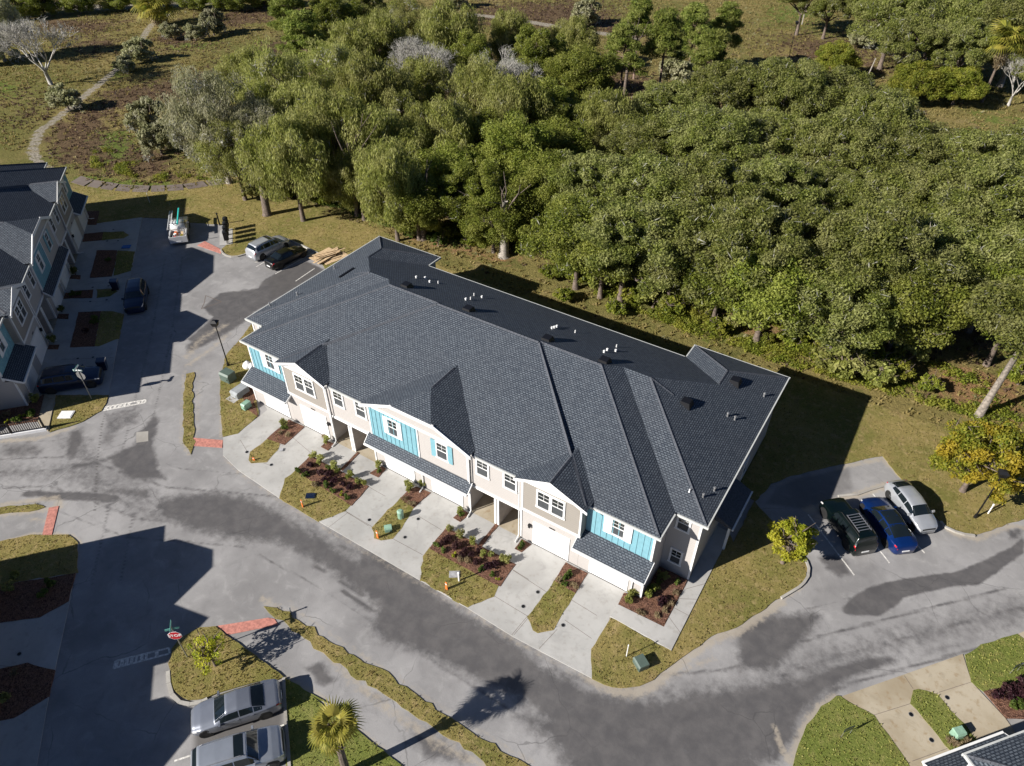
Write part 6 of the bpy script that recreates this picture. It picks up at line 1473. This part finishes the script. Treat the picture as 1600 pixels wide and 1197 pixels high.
def cabinet(name, px, dims, mat, label, rz=0, cat='utility box', lid=True, base=None, rnd=False, z=.05):
    x, y = G(*px); t = thing(name, label, cat, (x, y, z), rz); w, d, h = dims
    if rnd:
        b = MB(); b.cyl(0, 0, 0, h * .85, w / 2, w / 2, 12); b.build('housing', M[mat], t); b = MB(); b.cyl(0, 0, h * .851, h, w * .53, w * .3, 12); b.build('lid', M[mat], t)
    else:
        b = MB(); b.box(-w / 2, w / 2, -d / 2, d / 2, 0, h * .82); hb = b.build('housing', M[mat], t)
        b = MB(); b.hexa([(-w * .53, -d * .54, h * .821), (w * .53, -d * .54, h * .821), (w * .53, d * .54, h * .821), (-w * .53, d * .54, h * .821), (-w * .5, -d * .4, h), (w * .5, -d * .4, h), (w * .5, d * .5, h), (-w * .5, d * .5, h)]); b.build('lid', M[mat], t)
        b = MB(); b.box(-w * .42, w * .42, -d / 2 - .02, -d / 2 - .002, h * .12, h * .74); b.build('door', M[mat], t); b = MB(); b.box(w * .3, w * .36, -d / 2 - .05, -d / 2 - .021, h * .38, h * .5); b.build('latch', M['dark'], t)
    if base: b = MB(); b.box(-base[0] / 2, base[0] / 2, -base[1] / 2, base[1] / 2, -.1, .03); b.build('pad', M['concrete'], t)
    return t
cabinet('transformer', (358, 594), (1.05, .85, .9), 'utility', 'large dark green transformer box at the foot of the lamp', .05)
cabinet('power_cabinet', (376, 616), (.85, 1.3, .6), 'ptac', 'grey cabinet on a long pale concrete pad beside the dark green transformer', .0, base=(1.0, 2.3))
cabinet('pedestal', (386, 638), (.45, .7, .6), 'mint', 'mint green pedestal at the end of the grey cabinet pad', .0)
cabinet('pedestal', (626.5, 809), (.45, .45, .75), 'mint', 'tall mint pedestal in the grass strip between the middle driveways', rnd=True)
cabinet('vault_box', (607, 829), (.5, .42, .35), 'mint', 'low pale green vault box beside the orange marker in the middle strip', .8)
cabinet('transformer', (1000.5, 1040), (.75, .65, .5), 'utility', 'dark green box on the sandy corner lawn near the walk', -.6)
cabinet('pedestal', (1493, 1150), (.55, .45, .6), 'mint', 'mint green pedestal in the green strip at the bottom right', .8)
def disc(px, label):
    x, y = px; t = thing('drain_cover', label, 'drain cover', (x, y, .045), 0, 'round covers in the driveways')
    b = MB(); b.cyl(0, 0, .001, .012, .14, .14, 14); b.build('frame', M['galv'], t); b = MB(); b.cyl(0, 0, .0121, .018, .11, .11, 14); b.build('lid', M['dark'], t)
for fn, wh, pts in ((Zk, 'the left driveways', [(262, 382), (480, 496), (1352, 986)]), (Zm, 'the middle driveways', [(932, 522), (815, 685)]), (Zn, 'the right driveways', [(1142, 660), (1012, 788), (1367, 955)]), (Zs, 'the tan driveway', [(892, 668), (1118, 562), (1020, 828)]), (Z6, 'the shaded left driveways', [(810, 1070), (968, 1057), (1130, 315), (940, 478), (1110, 460), (965, 330)]), (Z5, 'the upper shaded driveways', [(1180, 793), (1115, 913), (1228, 910)]), (Zb, 'the bottom left driveway', [(98, 552)])):
    for i, p in enumerate(fn(sorted(pts))): disc(p, 'small round dark cover%s in the concrete of %s' % (', ' + ORD[i] + ' from the left' if len(pts) > 1 else '', wh))
def marker(px, label, h=.75):
    x, y = px; t = thing('marker', label, 'marker', (x, y, .05), random.uniform(-.3, .3)); b = MB(); b.hexa([(-.1, -.02, 0), (.1, -.02, 0), (.1, .02, 0), (-.1, .02, 0), (-.07, -.015, h), (.07, -.015, h), (.07, .015, h), (-.07, .015, h)]); b.build('blade', M['orange'], t)
    b = MB(); b.box(-.075, .075, -.028, -.0205, h * .7, h * .8); b.build('band', M['signwhite'], t)
marker(Zk([(760, 870)])[0], 'orange marker on the left front lawn near the dark blue hatch'); marker(Zm([(572, 690)])[0], 'orange marker at the tip of the middle grass strip'); marker(Zn([(330, 635)])[0], 'orange marker on the right front lawn beside the white stake'); marker(Zk([(325, 455)])[0], 'short orange marker at the tip of the leftmost grass strip', .3)
def hatch(px, mat, label, w=.7, d=.5, rz=.6):
    x, y = px; t = thing('ground_hatch', label, 'ground hatch', (x, y, .07), rz); b = MB(); b.box(-w / 2, w / 2, -d / 2, d / 2, 0, .05); b.build('frame', M[mat], t); b = MB(); b.box(-w * .44, w * .44, -d * .42, d * .42, .0505, .07); b.build('lid', M[mat], t)
hatch(Zk([(830, 775)])[0], 'paint_navy', 'dark blue hatch in the left front lawn'); hatch(Zn([(400, 505)])[0], 'limestone', 'pale stone block in the right front lawn'); hatch(Zl([(415, 795)])[0], 'signwhite', 'white slab in the grass by the tan-backed road sign', 1.1, .9); hatch(Z5([(1315, 975)])[0], 'bluepaint', 'blue panel on the shaded upper driveway', .9, .7, .7); hatch(Zk([(570, 365)])[0], 'limestone', 'grey hatch at the edge of the second driveway', .3, .3)
def stake(px, h, mat, label, nm='stake', r=.03, lean=(0, 0)):
    x, y = px; t = thing(nm, label, 'post', (x, y, 0)); b = MB(); b.tube([(0, 0, -.1), (lean[0], lean[1], h)], [r, r * .8], 6); b.build('shaft', M[mat], t); b = MB(); b.tube([(lean[0], lean[1], h + .001), (lean[0], lean[1], h + .05)], [r * 1.5, r * .8], 6); b.build('tip', M[mat], t)
stake(Zn([(440, 560)])[0], .9, 'signwhite', 'white stake on the right front lawn beside the orange marker', r=.06); stake(Zo([(890, 830)])[0], 1.3, 'signwhite', 'thin white stake on the sandy corner lawn by the dark green box', r=.03); stake(Zr([(1345, 352)])[0], 1.0, 'signwhite', 'white stake on the lawn under the golden tree', r=.05)
stake(G(1350, 132), 4.2, 'palebark', 'leaning pale pole behind the dense canopy', 'utility_pole', .11, (.5, .6)); stake(G(1253, 38), 8, 'palebark', 'thin grey pole at the top edge right of the pines', 'utility_pole', .13); stake(zg(0, 240, 6.65)([(1558, 515)])[0], 1.3, 'signwhite', 'thin white stake in the shaded grass beyond the left row', r=.03); stake(zg(230, 300, 9.206)([(1045, 478)])[0], 1.5, 'dark', 'short black post at the corner of the mailbox pad', 'bollard', .1); stake(Zb([(1455, 345)])[0], .5, 'galv', 'short grey post at the end of the paver ramp by the island', r=.05)
# mailbox units in a row, end on
mp = zg(230, 300, 9.206)([(1162, 752), (1165, 560)]); m0 = Vector(mp[0]); m1 = Vector(mp[1]); dm = (m1 - m0)
pads = MB(); nn = Vector((-dm.y, dm.x)).normalized()
q = [m0 - nn * .5 - dm * .06, m0 + nn * .9 - dm * .06, m1 + nn * .9 + dm * .1, m1 - nn * .5 + dm * .1]
pads.prism([tuple(v) for v in q], -.02, .07); tag(pads.build('mailbox_pad', M['concrete']), kind='structure')
for k, w_ in enumerate(('nearest the red ramp', 'second from the red ramp', 'third from the red ramp', 'farthest from the red ramp')):
    p = m0 + dm * (k / 3.0); t = thing('mailbox_unit', 'black cluster mailbox ' + w_, 'mailbox', (p.x, p.y, .07), math.atan2(dm.y, dm.x), 'mailboxes at the upper parking')
    b = MB(); b.box(-.1, .1, -.1, .1, 0, .55); b.build('pedestal', M['concrete'], t); b = MB(); b.box(-.32, .32, -.24, .24, .551, 1.5); c = b.build('cabinet', M['dark'], t); b = MB(); b.hexa([(-.35, -.28, 1.501), (.35, -.28, 1.501), (.35, .28, 1.501), (-.35, .28, 1.501), (-.33, -.1, 1.62), (.33, -.1, 1.62), (.33, .1, 1.62), (-.33, .1, 1.62)]); b.build('roof', M['black'], t)
    for i in range(2):
        for j in range(4): MB().box(-.28 + i * .29, -.01 + i * .29, -.255, -.2405, .6 + j * .22, .79 + j * .22).build('mailbox_door', M['interior'], c)
# wheeled bins
def bin_(px, label, mat='paint_navy', rz=0):
    x, y = px; t = thing('wheeled_bin', label, 'bin', (x, y, .05), rz); b = MB(); b.hexa([(-.26, -.26, .05), (.26, -.26, .05), (.26, .3, .05), (-.26, .3, .05), (-.33, -.36, 1.0), (.33, -.36, 1.0), (.33, .36, 1.0), (-.33, .36, 1.0)]); b.build('body', M[mat], t)
    b = MB(); b.hexa([(-.35, -.38, 1.001), (.35, -.38, 1.001), (.35, .4, 1.001), (-.35, .4, 1.001), (-.32, -.34, 1.07), (.32, -.34, 1.07), (.32, .36, 1.12), (-.32, .36, 1.12)]); b.build('lid', M[mat], t)
    for s in (-1, 1): MB().tube([(s * .3, .32, .13), (s * .24, .32, .13)], .13, 10).build('wheel', M['tyre'], t)
bin_(Z6([(1215, 350)])[0], 'dark wheeled bin at the end of the shaded grass tongue', rz=2.4); bin_(Z7([(1090, 250)])[0], 'dark wheeled bin in front of the parked dark blue vehicle', rz=2.4)
# small boards near the bottom right lawns
for px, lab in ((Zs([(480, 800)])[0], 'small dark yard sign on thin legs in the round green lawn'), (Zs([(1530, 405)])[0], 'small dark yard sign on thin legs at the right edge lawn')):
    t = thing('yard_sign', lab, 'yard sign', (*px, .07), .9); b = MB(); b.box(-.3, .3, -.015, .015, .55, .95); b.build('panel', M['paint_navy'], t)
    for s in (-1, 1): MB().tube([(s * .28, 0, -.1), (s * .28, 0, .549)], .012, 4).build('leg', M['galv'], t)
# lumber on the parking bay
lp = thing('lumber_pile', 'pale sheets and boards of raw lumber dumped beside the black sedan', 'lumber', (*G(512, 402), 0), math.atan2(*(lambda d: (d[1], d[0]))((Vector(G(530, 396)) - Vector(G(490, 412))))))
rr = random.Random(5)
for k in range(14):
    l = rr.uniform(1.6, 3.4); w = rr.choice((.14, .2, .3, 1.1)) if k > 2 else 1.2
    MB().box(-l / 2, l / 2, -w / 2, w / 2, 0, .03).build('board', M['lumber'], lp, loc=(rr.uniform(-.5, .5), rr.uniform(-.9, .9), .02 + k * .034), rot=(0, 0, rr.uniform(-.3, .3)))
# railing on the low wall at the left edge
f0 = Vector((*G(-60, 694), 0)); f1 = Vector((*G(74, 672), 0)); d = f1 - f0; Lr = d.length; an = math.atan2(d.y, d.x)
tag(MB().box(0, Lr, -.12, .12, -.05, .25).build('low_wall', M['signwhite'], None, loc=f0, rot=(0, 0, an)), 'low white wall under the black railing at the left edge', 'wall')
fr = thing('railing', 'black picket railing on the low white wall at the left edge', 'fence', (f0.x, f0.y, .25), an)
pk = MB().box(-.02, .02, -.02, .02, .12, 1.0).mesh('picket', M['fence'])
n = int(Lr / .16)
for k in range(n): link('picket', pk, fr, (.08 + k * .16, 0, 0))
for z_ in (.07, 1.001): MB().box(0, Lr, -.025, .025, z_, z_ + .05).build('rail', M['fence'], fr)
for k in range(int(Lr / 2.4) + 1): MB().box(Lr - k * 2.4 - .12, Lr - k * 2.4 - .04, -.05, .05, 0, 1.15).build('fence_post', M['fence'], fr)
# white bags at the left end of the row
for i, (px, s, lb) in enumerate((((388, 575), .35, 'larger white bag beside the left end wall'), ((395, 578), .25, 'smaller white bag beside the left end wall'))):
    rb = random.Random(i); x, y = G(*px); t = MB(); C = []
    P = [(s * (1 + .3 * rb.random()) * math.cos(a_) * c_, s * (1 + .3 * rb.random()) * math.sin(a_) * c_, z_) for z_, c_ in ((0, .8), (.25, 1.1), (.5, .8), (.7, .25)) for a_ in [j * .785 for j in range(8)]]
    t.add(P, [(r_ * 8 + j, r_ * 8 + (j + 1) % 8, r_ * 8 + 8 + (j + 1) % 8, r_ * 8 + 8 + j) for r_ in range(3) for j in range(8)] + [tuple(range(24, 32))])
    tag(t.build('debris_bag', M['signwhite'], None, True, loc=(x, y, .06)), lb, 'bag')
# bark lumps and downed wood
for px, a_, l, lab in (((1200, 470), .4, 3, 'pale fallen log at the lower edge of the canopy'), ((1370, 545), 2.0, 2.5, 'short pale log in the shade right of the townhouse row')):
    x, y = G(*px); t = MB(); t.tube([(0, 0, .15), (l * .5 * math.cos(a_), l * .5 * math.sin(a_), .25), (l * math.cos(a_), l * math.sin(a_), .15)], [.16, .13, .08], 7); tag(t.build('fallen_log', M['palebark'], None, True, loc=(x, y, 0)), lab, 'log')
bpy.context.view_layer.update()
